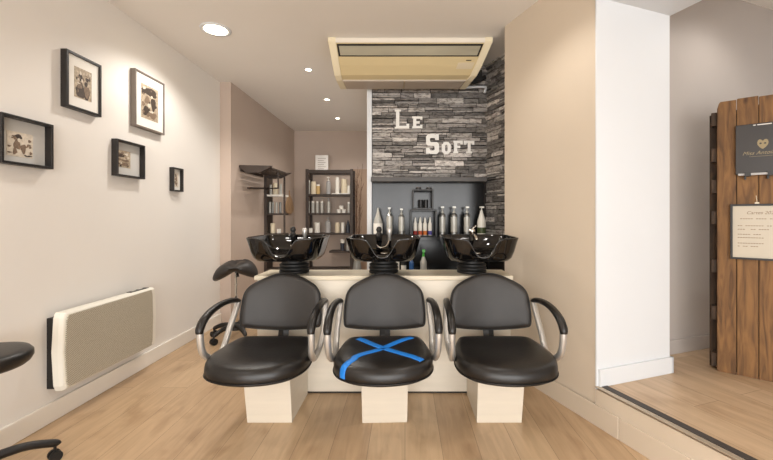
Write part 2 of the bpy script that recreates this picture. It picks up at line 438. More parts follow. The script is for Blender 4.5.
downlight(-1.03, 5.90, .036, 'small recessed spotlight, farthest of three left of the air conditioner', 0)
spot(-1.52, 3.10, 62, 2.5, .5, .09)
for y in (3.94, 4.95, 5.90): spot(-1.0, y, 36, 2.4, .8, .04)
# further ceiling spots out of view
spot(.52, 2.15, 22, 2.3, .6, .05)
spot(-1.5, .9, 30, 2.5, .5, .09); spot(.8, .7, 30, 2.5, .6, .09); spot(-1.2, -1.6, 40, 2.5, .6, .09); spot(1.2, -1.6, 40, 2.5, .6, .09)  # unseen spots added over the front of the salon for ambient light
spot(.25, 3.30, 22, 2.2, .8, .04)  # unseen spot added over the niche to brighten the slate
spot(2.36, 2.45, 20, 2.4, .7, .12, z=2.84, col=(1, .95, .88))

# ------------------------------------------------------------------ framed pictures on the left wall
def picture(name, u_wall, u0, u1, vt, vb, label, style, depth=None):
    XW = -2.07
    y0 = 2.07*F/(CU-u_wall) if u_wall is not None else None
    if depth is None: depth = .04
    xf = XW + depth
    ya = -xf*F/(CU-u0); yb = -xf*F/(CU-u1)
    z1 = CH + (CV-vt)*ya/F; z0 = CH + (CV-vb)*ya/F
    c = Vector((XW, (ya+yb)/2, z0))
    t = thing('picture_frame', c, label, 'picture', 'framed prints on the left wall')
    w = style['border']; bm = B()
    for (a0, a1, b0, b1) in ((ya, ya+w, z0, z1), (yb-w, yb, z0, z1), (ya+w, yb-w, z0, z0+w), (ya+w, yb-w, z1-w, z1)):
        box(bm, XW+.001, xf, a0, a1, b0, b1)
    obj('frame_moulding', bm, style['mat'], t, bevel=.0015)
    rx = XW + style['recess']
    bm = B(); box(bm, XW+.001, rx, ya+w, yb-w, z0+w, z1-w); obj('passepartout', bm, style['mount'], t)
    W, H = yb-ya-2*w, z1-z0-2*w
    p = style['print']      # fractions a0,a1,b0,b1
    a0, a1, b0, b1 = ya+w+p[0]*W, ya+w+p[1]*W, z0+w+p[2]*H, z0+w+p[3]*H
    bm = B(); box(bm, rx-.001, rx+.0015, a0, a1, b0, b1, 0)
    pw, ph = a1-a0, b1-b0
    rq = random.Random(name)
    extra = [('blob', rq.uniform(.08, .92), rq.uniform(.06, .94), rq.uniform(.03, .10), rq.uniform(.02, .07), rq.choice((1, 2, 2, 3) if style['paper'] == 'sepia' else (2, 3))) for _ in range(style.get('fleck', 16))]
    for (kind, cx, cy, sx_, sy_, mi) in extra[:8] + style['marks'] + extra[8:]:
        n = 14; pts = []
        for i in range(n):
            an = 2*PI*i/n; rr = 1 + (.18*math.sin(3*an+cx*9) if kind == 'blob' else 0)
            yy = min(max(a0 + (cx + sx_*rr*math.cos(an))*pw, a0), a1); zz = min(max(b0 + (cy + sy_*rr*math.sin(an))*ph, b0), b1)
            pts.append((rx+.0012+.0004*mi+.00002*len(bm.verts)/14, yy, zz))
        extr(bm, pts, (.0006, 0, 0), mi)
    obj('printed_picture', bm, [style['paper'], 'ink', 'ink_mid', 'sepia_light'], t)
    return t
couple = [('blob', .35, .25, .24, .26, 1), ('blob', .68, .22, .2, .22, 1), ('blob', .38, .66, .10, .11, 1), ('blob', .66, .52, .09, .10, 1), ('blob', .7, .28, .16, .2, 2), ('blob', .3, .42, .13, .12, 2), ('dot', .42, .6, .05, .06, 3)]
crowd = [('blob', .5, .82, .45, .12, 1), ('blob', .35, .55, .16, .12, 2), ('blob', .7, .5, .14, .2, 1), ('blob', .3, .22, .22, .14, 1), ('blob', .65, .16, .25, .1, 2), ('dot', .45, .42, .09, .06, 3), ('dot', .6, .7, .06, .04, 3)]
sketch = [('blob', .42, .82, .16, .09, 1), ('blob', .38, .5, .13, .22, 2), ('blob', .62, .35, .1, .2, 2), ('dot', .45, .68, .06, .08, 3), ('blob', .3, .2, .08, .15, 2), ('blob', .8, .08, .16, .04, 1)]
scape = [('blob', .3, .7, .22, .12, 1), ('blob', .6, .42, .3, .08, 2), ('blob', .5, .2, .4, .1, 2), ('dot', .7, .8, .12, .07, 3)]
picture('f1', 60.3, 66.8, 101.7, 48.3, 106.0, 'upright black frame with sepia portrait of a couple, highest of the black frames', dict(border=.016, mat='frame_black', recess=.03, mount='mat_white', print=(.20, .76, .20, .80), marks=couple, paper='sepia'))
picture('f2', 129.8, 135.3, 164.7, 67.8, 125.5, 'grey-brown wooden frame with a dark crowded print, the only frame that is not black', dict(border=.015, mat='frame_grey', recess=.034, mount='mat_white', print=(.17, .80, .17, .83), marks=crowd, paper='sepia'))
picture('f3', -5, 1.5, 53.8, 111.5, 162.5, 'wide black box frame with a pale sketch of a woman, leftmost on the wall', dict(border=.014, mat='frame_black', recess=.006, mount='mat_grey', print=(.18, .72, .15, .72), marks=sketch, paper='sepia_light'), depth=.045)
picture('f4', 110.8, 117.5, 145.4, 138.4, 175.4, 'squarish black box frame with tiny sepia landscape, directly below the grey-brown frame', dict(border=.013, mat='frame_black', recess=.008, mount='mat_grey', print=(.10, .62, .24, .76), marks=scape, paper='sepia'), depth=.045)
picture('f5', 170.3, 173.8, 183.7, 167.0, 190.9, 'smallest black frame, narrow and upright, nearest the corridor', dict(border=.012, mat='frame_black', recess=.012, mount='mat_white', print=(.2, .8, .15, .85), marks=[('blob', .5, .4, .25, .3, 2), ('blob', .5, .75, .12, .1, 1)], paper='sepia_light'))

# ------------------------------------------------------------------ panel heater
t = thing('panel_heater', (-2.07, 2.6, .2), 'white electric panel heater with perforated front mounted low on the left wall', 'heater')
ya, yb, z0, z1 = 2.215, 3.04, .190, .643
bm = B(); box(bm, -2.0699, -2.023, ya+.015, yb-.03, z0+.01, z1-.035); obj('wall_bracket', bm, 'black', t)
# body: curved end cheeks
def hx(y):                       # front surface bulges between the cheeks
    return -1.955
ring = lambda x, ins: [(x, ya+ins+.012, z0+ins), (x, yb-ins-.012, z0+ins), (x, yb-ins, z0+ins+.03), (x, yb-ins+.012, (z0+z1)/2), (x, yb-ins, z1-ins-.03), (x, yb-ins-.012, z1-ins), (x, ya+ins+.012, z1-ins), (x, ya+ins, z1-ins-.03), (x, ya+ins-.012, (z0+z1)/2), (x, ya+ins, z0+ins+.03)]
bm = B(); loft(bm, [ring(-2.023, .004), ring(-2.018, 0), ring(-1.985, 0), ring(-1.966, .006), ring(-1.960, .014)]); obj('housing', bm, 'heater', t, bevel=.006, smooth=False)
bm = B()
pts = [(ya+.030, z0+.018), (ya+.018, z0+.05), (ya+.008, (z0+z1)/2), (ya+.018, z1-.05), (ya+.030, z1-.018), (yb-.062, z1-.012), (yb-.05, z1-.05), (yb-.043, (z0+z1)/2), (yb-.05, z0+.05), (yb-.062, z0+.012)]
extr(bm, [(-1.964, y, z) for y, z in pts], (.010, 0, 0)); obj('perforated_grille', bm, 'mesh', t, bevel=.003)
bm = B(); box(bm, -2.02, -1.985, yb-.24, yb-.05, z1-.002, z1+.004); obj('control_panel', bm, 'black', t)
for q in (.2, .13):
    bm = B(); box(bm, -2.018, -2.005, yb-q, yb-q+.04, z1+.004, z1+.007); obj('button', bm, 'heater', t)

# ------------------------------------------------------------------ black round stool in the left foreground
t = thing('rolling_stool', (-1.868, 1.67, 0), 'round black rolling stool cut by the left edge of the picture, beside the left wall', 'stool')
c = (-1.868, 1.67, 0)
bm = B(); lathe(bm, [(.02, .535), (.17, .535), (.182, .545), (.192, .565), (.191, .585), (.18, .598), (.15, .603), (.01, .604)], c, 48); obj('seat', bm, 'leather_seat', t, smooth=True)
bm = B(); lathe(bm, [(.014, .1), (.014, .50), (.05, .515), (.05, .536)], c, 16); lathe(bm, [(.026, .09), (.026, .30)], c, 16); obj('gas_column', bm, 'chrome', t, smooth=False, bevel=.002)
bm = B(); lathe(bm, [(.045, .085), (.045, .135), (.03, .15)], c, 20); obj('hub', bm, 'black', t)
for i in range(5):
    a = math.radians(56+72*i); dx, dy = math.cos(a), math.sin(a); rr = .265 if i in (0, 1, 4) else .19
    if i == 2: rr = .17
    bm = B(); tube(bm, [(c[0]+dx*.03, c[1]+dy*.03, .125), (c[0]+dx*rr*.6, c[1]+dy*rr*.6, .122), (c[0]+dx*rr, c[1]+dy*rr, .088), (c[0]+dx*(rr+.015), c[1]+dy*(rr+.015), .075)], [.022, .019, .018, .014], 10)
    lg = obj('leg', bm, 'black', t, smooth=True)
    cx, cy = c[0]+dx*(rr+.005), c[1]+dy*(rr+.005)
    bm = B()
    for s in (-1, 1):
        px, py = -dy*s*.014, dx*s*.014
        tube(bm, [(cx+px-dy*s*.007, cy+py+dx*s*.007, .026), (cx+px+dy*s*.007, cy+py-dx*s*.007, .026)], .026, 16, 1)
    tube(bm, [(cx, cy, .026), (cx, cy, .08)], .006, 8, 1)
    obj('caster', bm, 'black_soft', lg, smooth=False)

# ------------------------------------------------------------------ saddle stool by the corridor
SX, SY = -1.665, 3.80
t = thing('saddle_stool', (SX, SY, 0), 'black saddle-shaped rolling stool standing behind the leftmost washing chair', 'stool')
bm = B(); rings = []
nu, nv = 26, 24
for i in range(nv+1):
    phi = -PI/2 + PI*i/nv
    ring = []
    for j in range(nu):
        th = 2*PI*j/nu
        ce = lambda v, e: math.copysign(abs(v)**e, v)
        x = .205*ce(math.cos(phi), .7)*ce(math.cos(th), .9); y = .17*ce(math.cos(phi), .6)*ce(math.sin(th), .85); z = .066*math.sin(phi)*(.75+.6*min(1, abs(x)/.17))
        z += -.085*(abs(x)/.205)**2.2 + .05*(max(0, y)/.17)**2 + .02*math.exp(-(x/.04)**2)*(-1 if z > 0 else 1)
        a = math.radians(14); xr = x*math.cos(a) - y*math.sin(a); yr = x*math.sin(a) + y*math.cos(a)
        ring.append((SX+xr, SY+yr, .693+z+(.014 if xr > 0 else -.014)*abs(xr)/.2))
    rings.append(ring)
loft(bm, rings); obj('saddle_seat', bm, 'leather', t, smooth=True)
bm = B(); lathe(bm, [(.011, .1), (.011, .69)], (SX, SY, 0), 14); lathe(bm, [(.02, .1), (.02, .40), (.012, .41)], (SX, SY, 0), 14); lathe(bm, [(.022, .52), (.022, .525)], (SX, SY, 0), 14); obj('gas_column', bm, 'chrome', t)
bm = B(); lathe(bm, [(.05, .66), (.05, .69), (.03, .70)], (SX, SY, 0), 16); tube(bm, [(SX+.02, SY-.03, .665), (SX+.05, SY-.08, .65), (SX+.062, SY-.10, .62)], [.008, .008, .016], 8); obj('height_lever', bm, 'black', t, smooth=True)
bm = B(); lathe(bm, [(.045, .08), (.045, .14), (.025, .16)], (SX, SY, 0), 20); obj('hub', bm, 'black', t)
for i in range(5):
    a = math.radians(170+72*i); dx, dy = math.cos(a), math.sin(a); rr = .24
    bm = B(); tube(bm, [(SX+dx*.03, SY+dy*.03, .125), (SX+dx*.14, SY+dy*.14, .12), (SX+dx*.22, SY+dy*.22, .092), (SX+dx*rr, SY+dy*rr, .075)], [.026, .023, .02, .015], 10)
    lg = obj('leg', bm, 'black', t, smooth=True)
    cx, cy = SX+dx*rr, SY+dy*rr; bm = B()
    for s in (-1, 1):
        px, py = -dy*s*.015, dx*s*.015
        tube(bm, [(cx+px-dy*s*.008, cy+py+dx*s*.008, .030), (cx+px+dy*s*.008, cy+py-dx*s*.008, .030)], .030, 16, 1)
    tube(bm, [(cx, cy, .03), (cx, cy, .08)], .008, 8, 1)
    obj('caster', bm, 'black_soft', lg)

# ------------------------------------------------------------------ washing counter (pale birch) behind the chairs
t = thing('wash_counter', (-.145, 2.75, 0), 'long pale birch laminate counter carrying the three black wash basins', 'counter')
bm = B(); box(bm, -1.0, .715, 2.612, 2.90, .012, .765); obj('body', bm, 'birch', t, bevel=.002)
bm = B(); box(bm, -1.0, .715, 2.618, 2.89, .0, .012); obj('plinth', bm, 'black', t)
bm = B(); prism(bm, [(-1.018, 2.60), (.73, 2.60), (.73, 2.905), (-1.018, 2.905)], .7655, .797); obj('worktop', bm, 'birch_top', t, bevel=.006)

# ------------------------------------------------------------------ washing chairs
CY = 2.2
def half(pts): return pts + [(-x, y) for x, y in reversed(pts) if abs(x) > 1e-6]
seat_half = [(0, .20), (.12, .20), (.205, .19), (.238, .13), (.258, .03), (.268, -.08), (.252, -.18), (.205, -.255), (.12, -.305), (0, -.325)]
def outline(pts, n=5):
    full = [(x, y, 0) for x, y in pts] + [(-x, y, 0) for x, y in reversed(pts) if x > 1e-6]
    return [(p.x, p.y) for p in crom(full, n, True)]
so = outline(seat_half)
def scl(o, s, c=(0, -.06)): return [(c[0]+(x-c[0])*s, c[1]-.015+(y-c[1])*s) for x, y in o]
def make_chair(x):
    t = thing('washing_chair', (x, CY, 0), '', 'chair', 'black hair washing chairs in front of the counter')
    W = lambda p: (x+p[0], CY+p[1], p[2])
    # seat cushion
    bm = B(); rings = []
    prof = [(.80, .362), (.93, .366), (.985, .376), (1.0, .392), (1.0, .418), (.985, .438), (.95, .452), (.85, .461), (.65, .464), (.4, .462), (.15, .460)]
    for s, z in prof:
        o = scl(so, s)
        rings.append([W((px, py, z - (.010*max(0, (-py-.12)/.2)**2 if z > .40 else 0) + (.012*max(0, py/.2) if z > .43 else 0))) for px, py in o])
    loft(bm, rings); st = obj('seat', bm, 'leather_seat', t, smooth=True)
    bm = B(); tube(bm, [W((px, py, .383)) for px, py in scl(so, 1.004)] + [W((*scl(so, 1.004)[0], .383))], .0035, 6, 1); obj('seat_piping', bm, 'piping', st, smooth=True)
    # backrest
    bh = [(0, .820), (.050, .817), (.10, .802), (.165, .773), (.212, .744), (.240, .705), (.251, .65), (.256, .59), (.256, .54), (.250, .508), (.228, .495), (.14, .478), (0, .468)]
    full = [(a, b, 0) for a, b in bh] + [(-a, b, 0) for a, b in reversed(bh) if a > 1e-6]
    bo = [(p.x, p.y) for p in crom(full, 4, True)]
    def bp(px, pz, off, s):
        qx = px*s; qz = .65 + (pz-.65)*s
        y = .305 + (qz-.5)*.16 - .75*qx*qx + off
        return W((qx, y, qz))
    bm = B()
    rings = [[bp(a, b, off, s) for a, b in bo] for s, off in ((.15, .030), (.6, .030), (.9, .028), (.985, .018), (1.0, .004), (1.0, -.008), (.985, -.018), (.95, -.025), (.85, -.029), (.6, -.032), (.3, -.033), (.08, -.033))]
    loft(bm, rings); bk = obj('backrest', bm, 'leather', t, smooth=True)
    bm = B(); pp = [bp(a, b, -.012, 1.003) for a, b in bo]; tube(bm, pp+[pp[0]], .004, 6, 1); obj('backrest_piping', bm, 'piping', bk, smooth=True)
    # bracket joining seat and back
    bm = B(); tube(bm, [W((0, .12, .375)), W((0, .24, .38)), W((0, .31, .43)), W((0, .33, .56))], .034, 4, 3, flat=(1, .28)); obj('back_bracket', bm, 'black', t)
    # arms
    for s in (-1, 1):
        ax = .294*s
        bm = B()
        P = [(ax, -.158, .592), (ax, -.155, .535), (ax-.004*s, -.135, .465), (ax-.010*s, -.07, .415), (ax-.014*s, .01, .402), (ax-.010*s, .09, .425), (ax-.004*s, .165, .495), (ax-.008*s, .225, .57), (ax-.012*s, .272, .635), (ax-.013*s, .283, .655)]
        tube(bm, [W(p) for p in P], [.0185, .018, .018, .018, .018, .018, .018, .018, .017], 12, 5)
        ar = obj('arm_loop', bm, 'satin', t, smooth=True)
        bm = B(); tube(bm, [W((ax-.014*s, .01, .398)), W((.20*s, .0, .372))], .012, 8, 1, flat=(1.6, .6)); obj('arm_bracket', bm, 'black', ar)
        bm = B()
        P = [(ax, -.166, .578), (ax, -.160, .603), (ax, -.125, .637), (ax, -.05, .665), (ax, .05, .679), (ax-.005*s, .15, .680), (ax-.012*s, .24, .668), (ax-.014*s, .292, .650)]
        tube(bm, [W(p) for p in P], [.017, .021, .021, .020, .019, .018, .017, .014], 14, 5, flat=(1.08, .95))
        obj('armrest_pad', bm, 'leather_seat', t, smooth=True)
    # slanted box pedestal
    bm = B(); px0, px1 = -.130+.004, .130+.004; dx = 0
    v = [(px0, .040), (px1, .040), (px1, .400), (px0, .400)]
    tp = [(px0-.004, -.025), (px1+.004, -.025), (px1+.004, .395), (px0-.004, .395)]
    loft(bm, [[W((a, b, 0)) for a, b in v], [W((a, b, .362)) for a, b in tp]]); obj('pedestal', bm, 'birch', t, bevel=.002)
    return t
chair = make_chair(-.79)
chair['label'] = 'leftmost black washing chair with steel armrests, nearest the picture wall'
c2 = copy_tree(chair); c2.location.x = -.12; c2.rotation_euler.z = math.radians(2); c2['label'] = 'middle black washing chair with a blue tape cross on its seat'
c3 = copy_tree(chair); c3.location.x = .543; c3['label'] = 'rightmost black washing chair beside the beige slanted wall, plain seat'
ROOTLOC[c2.name] = Vector((-.12, CY, 0))
seat2 = [o for o in c2.children if o.name.startswith('seat')][0]
ROOTLOC[seat2.name] = ROOTLOC[c2.name]
from mathutils.bvhtree import BVHTree
def tape(pts, w, nm='tape_strip'):
    """thin strip draped on the cushion: every point is dropped onto the nearest spot of the seat surface"""
    me = seat2.data; tree = BVHTree.FromPolygons([v.co for v in me.vertices], [p.vertices for p in me.polygons])
    bm = B(); P = [tree.find_nearest(p)[0] for p in crom(pts, 8)]
    rings = []; off = Vector((-.12, CY, 0))
    for i, p in enumerate(P):
        d = (P[min(i+1, len(P)-1)]-P[max(i-1, 0)]).normalized(); nrm = tree.find_nearest(p)[1]
        if nrm.dot(p-Vector((0, -.05, .40))) < 0: nrm = -nrm
        sd = d.cross(nrm).normalized(); row = []
        for f in (-1, -.5, 0, .5, 1):
            q, n2, _, _ = tree.find_nearest(p+sd*w/2*f)
            if n2.dot(nrm) < 0: n2 = -n2
            row.append((q, n2))
        rings.append([q+n2*.0022+off for q, n2 in row] + [q+n2*.0002+off for q, n2 in reversed(row)])
    loft(bm, rings); obj(nm, bm, 'blue', seat2, label='blue adhesive tape strip', smooth=True)
def sp(u, v, z):                     # point of the seat plane seen at (u, v), local to the chair
    Y = (CH-z)*F/(v-CV); return ((u-CU)/F*Y+.12, Y-CY, z)
tape([sp(359, 338, .470), sp(372, 343.5, .4655), sp(388, 349, .4645), sp(405, 355, .463), sp(421, 360.3, .461)], .040)
tape([sp(413, 337.5, .470), sp(398, 342, .466), sp(380, 348, .4665), sp(362, 353.5, .464), sp(354, 357, .462), (-.150, -.200, .461), (-.176, -.240, .455), (-.196, -.266, .436), (-.203, -.274, .414), (-.200, -.272, .392)], .038)

# ------------------------------------------------------------------ wash basins
def basin(x, nx, label, parts):
    by = 2.635
    t = thing('wash_basin', (x, 2.72, .797), label, 'wash basin', 'glossy black wash basins on the counter')
    n = 120; rings = []
    def se(th, a, b, e):
        c_, s_ = math.cos(th), math.sin(th)
        return (math.copysign(abs(c_)**(2/e), c_)*a, math.copysign(abs(s_)**(2/e), s_)*b)
    def rimdrop(px, py):            # neck cut-out on the viewer's side
        if py > 0: return 0
        f = min(1, (-py)/.12)
        return .108*math.exp(-(abs(px)/.074)**3.4)*f + .012*(1-min(1, abs(px)/.25))
    def evenly(a, b, e):             # points spread evenly along the outline, so the cut-out stays smooth
        q = [Vector((*se(2*PI*i/720, a, b, e), 0)) for i in range(721)]
        s_ = [0]
        for i in range(720): s_.append(s_[-1]+(q[i+1]-q[i]).length)
        out = []; j = 0
        for i in range(n):
            d_ = s_[-1]*i/n
            while s_[j+1] < d_: j += 1
            f = (d_-s_[j])/max(1e-9, s_[j+1]-s_[j]); p = q[j].lerp(q[j+1], f); out.append((p.x, p.y))
        return out
    def ring(a, b, z, e, dropk, cyo=0, cx=x):
        r = []; tilt = .0
        for px, py in evenly(a, b, e):
            r.append((cx+px, by+cyo+py, z - dropk*rimdrop(px, py) + tilt))
        return r
    R = [ring(.080, .080, .893, 2.2, 0, .06, nx), ring(.14, .13, .900, 2.8, 0, .02, (x+nx)/2), ring(.195, .19, .910, 3.6, 0),
         ring(.210, .208, .932, 4.4, .03), ring(.222, .220, .975, 5, .45), ring(.238, .232, 1.035, 5, .9), ring(.245, .238, 1.056, 5, 1.0), ring(.246, .239, 1.061, 5, 1.0),
         ring(.240, .233, 1.065, 5, 1.0), ring(.232, .225, 1.058, 5, 1.0), ring(.224, .217, 1.03, 5, .95), ring(.208, .204, .99, 4, .5), ring(.18, .17, .958, 3.2, .05), ring(.12, .11, .946, 2.6, 0), ring(.03, .03, .942, 2, 0)]
    bm = B(); loft(bm, R); obj('bowl', bm, 'black_gloss', t, smooth=True)
    bm = B(); lathe(bm, [(.012, .0), (.028, .001), (.030, .004), (.014, .006)], (x, by, .944), 20); obj('drain', bm, 'chrome', t, smooth=True)
    bm = B()
    prof = [(.098, .7975), (.104, .802), (.104, .815), (.096, .82), (.104, .825), (.105, .838), (.096, .844), (.102, .850), (.102, .862), (.088, .869), (.086, .896)]
    lathe(bm, prof, (nx, 2.755, 0), 36); obj('swivel_neck', bm, 'black_soft', t, smooth=False, bevel=.002)
    for kind, u in parts:
        yy = 2.835; px = (u-CU)/F*yy
        bm = B()
        if kind == 'tap':
            lathe(bm, [(.020, 1.02), (.020, 1.075), (.014, 1.08), (.018, 1.088), (.022, 1.10), (.015, 1.118), (.004, 1.122)], (px, yy, 0), 16)
            tube(bm, [(px, yy, 1.06), (px, yy-.05, 1.07), (px, yy-.09, 1.05)], .009, 10); obj('mixer_tap', bm, 'black', t, smooth=True)
        elif kind == 'chrome_tap':
            lathe(bm, [(.018, 1.02), (.018, 1.075), (.024, 1.08), (.022, 1.10), (.010, 1.108)], (px, yy, 0), 16)
            tube(bm, [(px, yy, 1.055), (px+.01, yy-.06, 1.062), (px+.015, yy-.11, 1.03)], .010, 10); obj('mixer_tap', bm, 'chrome', t, smooth=True)
            bm = B(); tube(bm, [(px, yy, 1.1), (px+.01, yy-.02, 1.118), (px+.02, yy-.05, 1.128)], .006, 8); obj('tap_lever', bm, 'chrome', t, smooth=True)
        elif kind == 'spray':
            lathe(bm, [(.012, 1.02), (.013, 1.06), (.018, 1.075), (.020, 1.105), (.012, 1.112)], (px, yy-.01, 0), 16); obj('shower_head', bm, 'satin', t, smooth=True)
            bm = B(); tube(bm, [(px, yy-.01, 1.03), (px-.02, yy-.06, .985), (px-.06, yy-.10, .975), (px-.09, yy-.05, .99)], .007, 8); obj('hose', bm, 'chrome', t, smooth=True)
    return t
basin(-.78, -.79, 'leftmost glossy black wash basin on the counter, nearest the corridor', [('tap', 293), ('spray', 305)])
basin(-.142, -.152, 'middle glossy black wash basin on the counter', [('tap', 379), ('spray', 389.5)])
basin(.49, .475, 'rightmost glossy black wash basin on the counter, beside the beige slanted wall', [('chrome_tap', 472)])

# ------------------------------------------------------------------ black niche cabinet under the slate
t = thing('niche_cabinet', (.23, 3.84, 0), 'black laminate wall unit with open product niche beneath the slate wall', 'cabinet')
X0, X1 = -.326, .783
bm = B(); box(bm, X0, X1, 3.835, 3.855, .02, 1.53); obj('back_panel', bm, 'black_lam', t)
bm = B(); box(bm, X0, X1, 3.68, 3.855, 1.530, 1.572); obj('top_board', bm, 'grey_edge', t, bevel=.002)
bm = B(); box(bm, X0, X1, 3.56, 3.834, .975, 1.005); obj('shelf', bm, 'black_lam', t, bevel=.002)
bm = B(); box(bm, X0, X1, 3.40, 3.834, .63, .66); obj('shelf', bm, 'black_lam', t, bevel=.002)
bm = B(); box(bm, X1-.02, X1, 3.56, 3.834, .66, .975); obj('side_panel', bm, 'black_lam', t)
bm = B(); box(bm, X0, X1, 3.42, 3.834, .0, .63); obj('base_carcass', bm, 'black_lam', t)
# cube holders
def cube_holder(u0, u1, vt, vb, y0, y1, label):
    xa, xb = (u0-CU)/F*y0, (u1-CU)/F*y0; za, zb = CH+(CV-vb)*y0/F, CH+(CV-vt)*y0/F
    return xa, xb, za, zb
q = cube_holder(410, 436.5, 210, 236, 3.62, 3.8, '')
xa, xb = .047, .300; za, zb = 1.006, 1.262; th = .016
t = thing('display_cube', ((xa+xb)/2, 3.7, za), 'larger open black display cube holding four coloured-label bottles', 'display box', 'open black display cubes in the niche')
bm = B()
for a in ((xa, xa+th, za, zb), (xb-th, xb, za, zb), (xa+th, xb-th, za, za+.008), (xa+th, xb-th, zb-th, zb)): box(bm, a[0], a[1], 3.62, 3.82, a[2], a[3])
obj('cube_shell', bm, 'black', t, bevel=.002)
bm = B(); box(bm, xa+.01, xb-.01, 3.820, 3.828, za+.004, zb-.004); obj('cube_back', bm, 'black_lam', t)
xa2, xb2, za2, zb2 = .070, .268, 1.263, 1.452
t = thing('display_cube', ((xa2+xb2)/2, 3.7, za2), 'smaller open black display cube on top, holding black tubs', 'display box', 'open black display cubes in the niche')
bm = B()
for a in ((xa2, xa2+.014, za2, zb2), (xb2-.014, xb2, za2, zb2), (xa2+.014, xb2-.014, za2, za2+.014), (xa2+.014, xb2-.014, zb2-.014, zb2)): box(bm, a[0], a[1], 3.63, 3.80, a[2], a[3])
obj('cube_shell', bm, 'black', t, bevel=.002)
bm = B(); box(bm, xa2+.01, xb2-.01, 3.80, 3.806, za2+.004, zb2-.004); obj('cube_back', bm, 'black_lam', t)

# ------------------------------------------------------------------ bottles
def bottle(x, y, z, h, r, label, group, body='white_pl', cap='white_pl', kind='pump', lab=None, lz=(.12, .42), cat='bottle', name='bottle', detail=True):
    t = thing(name, (x, y, z), label, cat, group)
    c = (x, y, z); n = 20 if detail else 14; bm = B()
    if kind == 'pump':
        hb = h*.78; lathe(bm, [(r*.92, 0), (r, .004), (r, hb*.86), (r*.9, hb*.93), (r*.45, hb)], c, n)
        cb_ = B(); lathe(cb_, [(r*.45, hb), (r*.45, hb+h*.05), (r*.22, hb+h*.06), (r*.22, h*.95)], c, 12); box(cb_, x-r*.5, x+r*.5, y-r*1.0, y+r*.35, z+h*.945, z+h)
    elif kind == 'cone':
        hb = h*.84; lathe(bm, [(r*.95, 0), (r, .004), (r, hb*.5), (r*.92, hb*.62), (r*.6, hb*.82), (r*.33, hb)], c, n)
        cb_ = B(); lathe(cb_, [(r*.36, hb), (r*.30, hb+.01), (r*.18, h*.96), (r*.1, h)], c, 12)
    elif kind == 'conepump':
        hb = h*.82; lathe(bm, [(r*.95, 0), (r, .004), (r, hb*.55), (r*.9, hb*.68), (r*.55, hb*.86), (r*.34, hb)], c, n)
        cb_ = B(); lathe(cb_, [(r*.36, hb), (r*.36, hb+h*.04), (r*.15, hb+h*.05), (r*.15, h*.96)], c, 12); box(cb_, x-r*.45, x+r*.45, y-r*.9, y+r*.3, z+h*.95, z+h)
    elif kind == 'drop':
        hb = h*.74; lathe(bm, [(r*.95, 0), (r, .003), (r, hb*.88), (r*.6, hb)], c, n)
        cb_ = B(); lathe(cb_, [(r*.62, hb), (r*.55, hb+h*.08), (r*.28, h)], c, 12)
    elif kind == 'spray':
        hb = h*.72; lathe(bm, [(r*.95, 0), (r, .004), (r, hb*.7), (r*.55, hb*.93), (r*.4, hb)], c, n)
        cb_ = B(); lathe(cb_, [(r*.4, hb), (r*.4, hb+h*.08), (r*.3, hb+h*.1), (r*.3, h*.94)], c, 12); box(cb_, x-r*.4, x+r*.45, y-r*1.3, y+r*.4, z+h*.9, z+h)
    elif kind == 'jar':
        hb = h*.68; lathe(bm, [(r*.92, 0), (r, .003), (r, hb)], c, n)
        cb_ = B(); lathe(cb_, [(r*1.04, hb), (r*1.04, h*.97), (r*.95, h)], c, n)
    else:                      # straight cylinder with a cap
        hb = h*.84; lathe(bm, [(r*.94, 0), (r, .003), (r, hb)], c, n)
        cb_ = B(); lathe(cb_, [(r*.92, hb), (r*.92, h*.98), (r*.8, h)], c, n)
    obj('body', bm, body, t, smooth=False, bevel=.001 if detail else 0)
    obj('cap' if kind in ('cyl', 'jar', 'cone', 'drop') else 'pump', cb_, cap, t)
    if lab:
        bm = B(); rr = r*1.015; lathe(bm, [(rr-.0015, h*lz[0]), (rr, h*lz[0]+.0005), (rr, h*lz[1]-.0005), (rr-.0015, h*lz[1])], c, n); obj('label', bm, lab, t)
    return t
zc = 1.006; yb_ = 3.70
def ux(u, y): return (u-CU)/F*y
G1 = 'tall product bottles along the black niche shelf'
bottle(ux(378, yb_), yb_, zc, .275, .043, 'white cone-topped bottle at the left end of the niche shelf, against the white trim', G1, 'pearl', 'pearl', 'cone', 'mat_white', (.1, .45))
bottle(ux(389.5, yb_), yb_, zc, .275, .029, 'slim silver pump bottle, second from the left end of the niche shelf', G1, 'silver', 'pearl', 'pump', 'pearl', (.2, .7))
bottle(ux(401.5, yb_), yb_, zc, .265, .028, 'slim silver pump bottle just left of the display cubes', G1, 'silver', 'pearl', 'pump', 'pearl', (.2, .7))
bottle(ux(442.3, yb_), yb_, zc, .285, .030, 'silver pump bottle just right of the display cubes', G1, 'silver', 'pearl', 'pump', 'pearl', (.15, .65))
bottle(ux(454, yb_), yb_, zc, .285, .032, 'silver pump bottle, middle of the three right of the display cubes', G1, 'silver', 'pearl', 'pump', 'pearl', (.15, .65))
bottle(ux(467, yb_), yb_, zc, .285, .031, 'silver pump bottle standing next to the white bottle with a dark green label', G1, 'silver', 'pearl', 'pump', 'pearl', (.15, .65))
bottle(ux(481.5, yb_), yb_, zc, .285, .041, 'white pump bottle with dark green label at the right end of the niche shelf', G1, 'white_pl', 'white_pl', 'conepump', 'label_green', (.10, .30))
G2 = 'small white bottles inside the larger display cube'
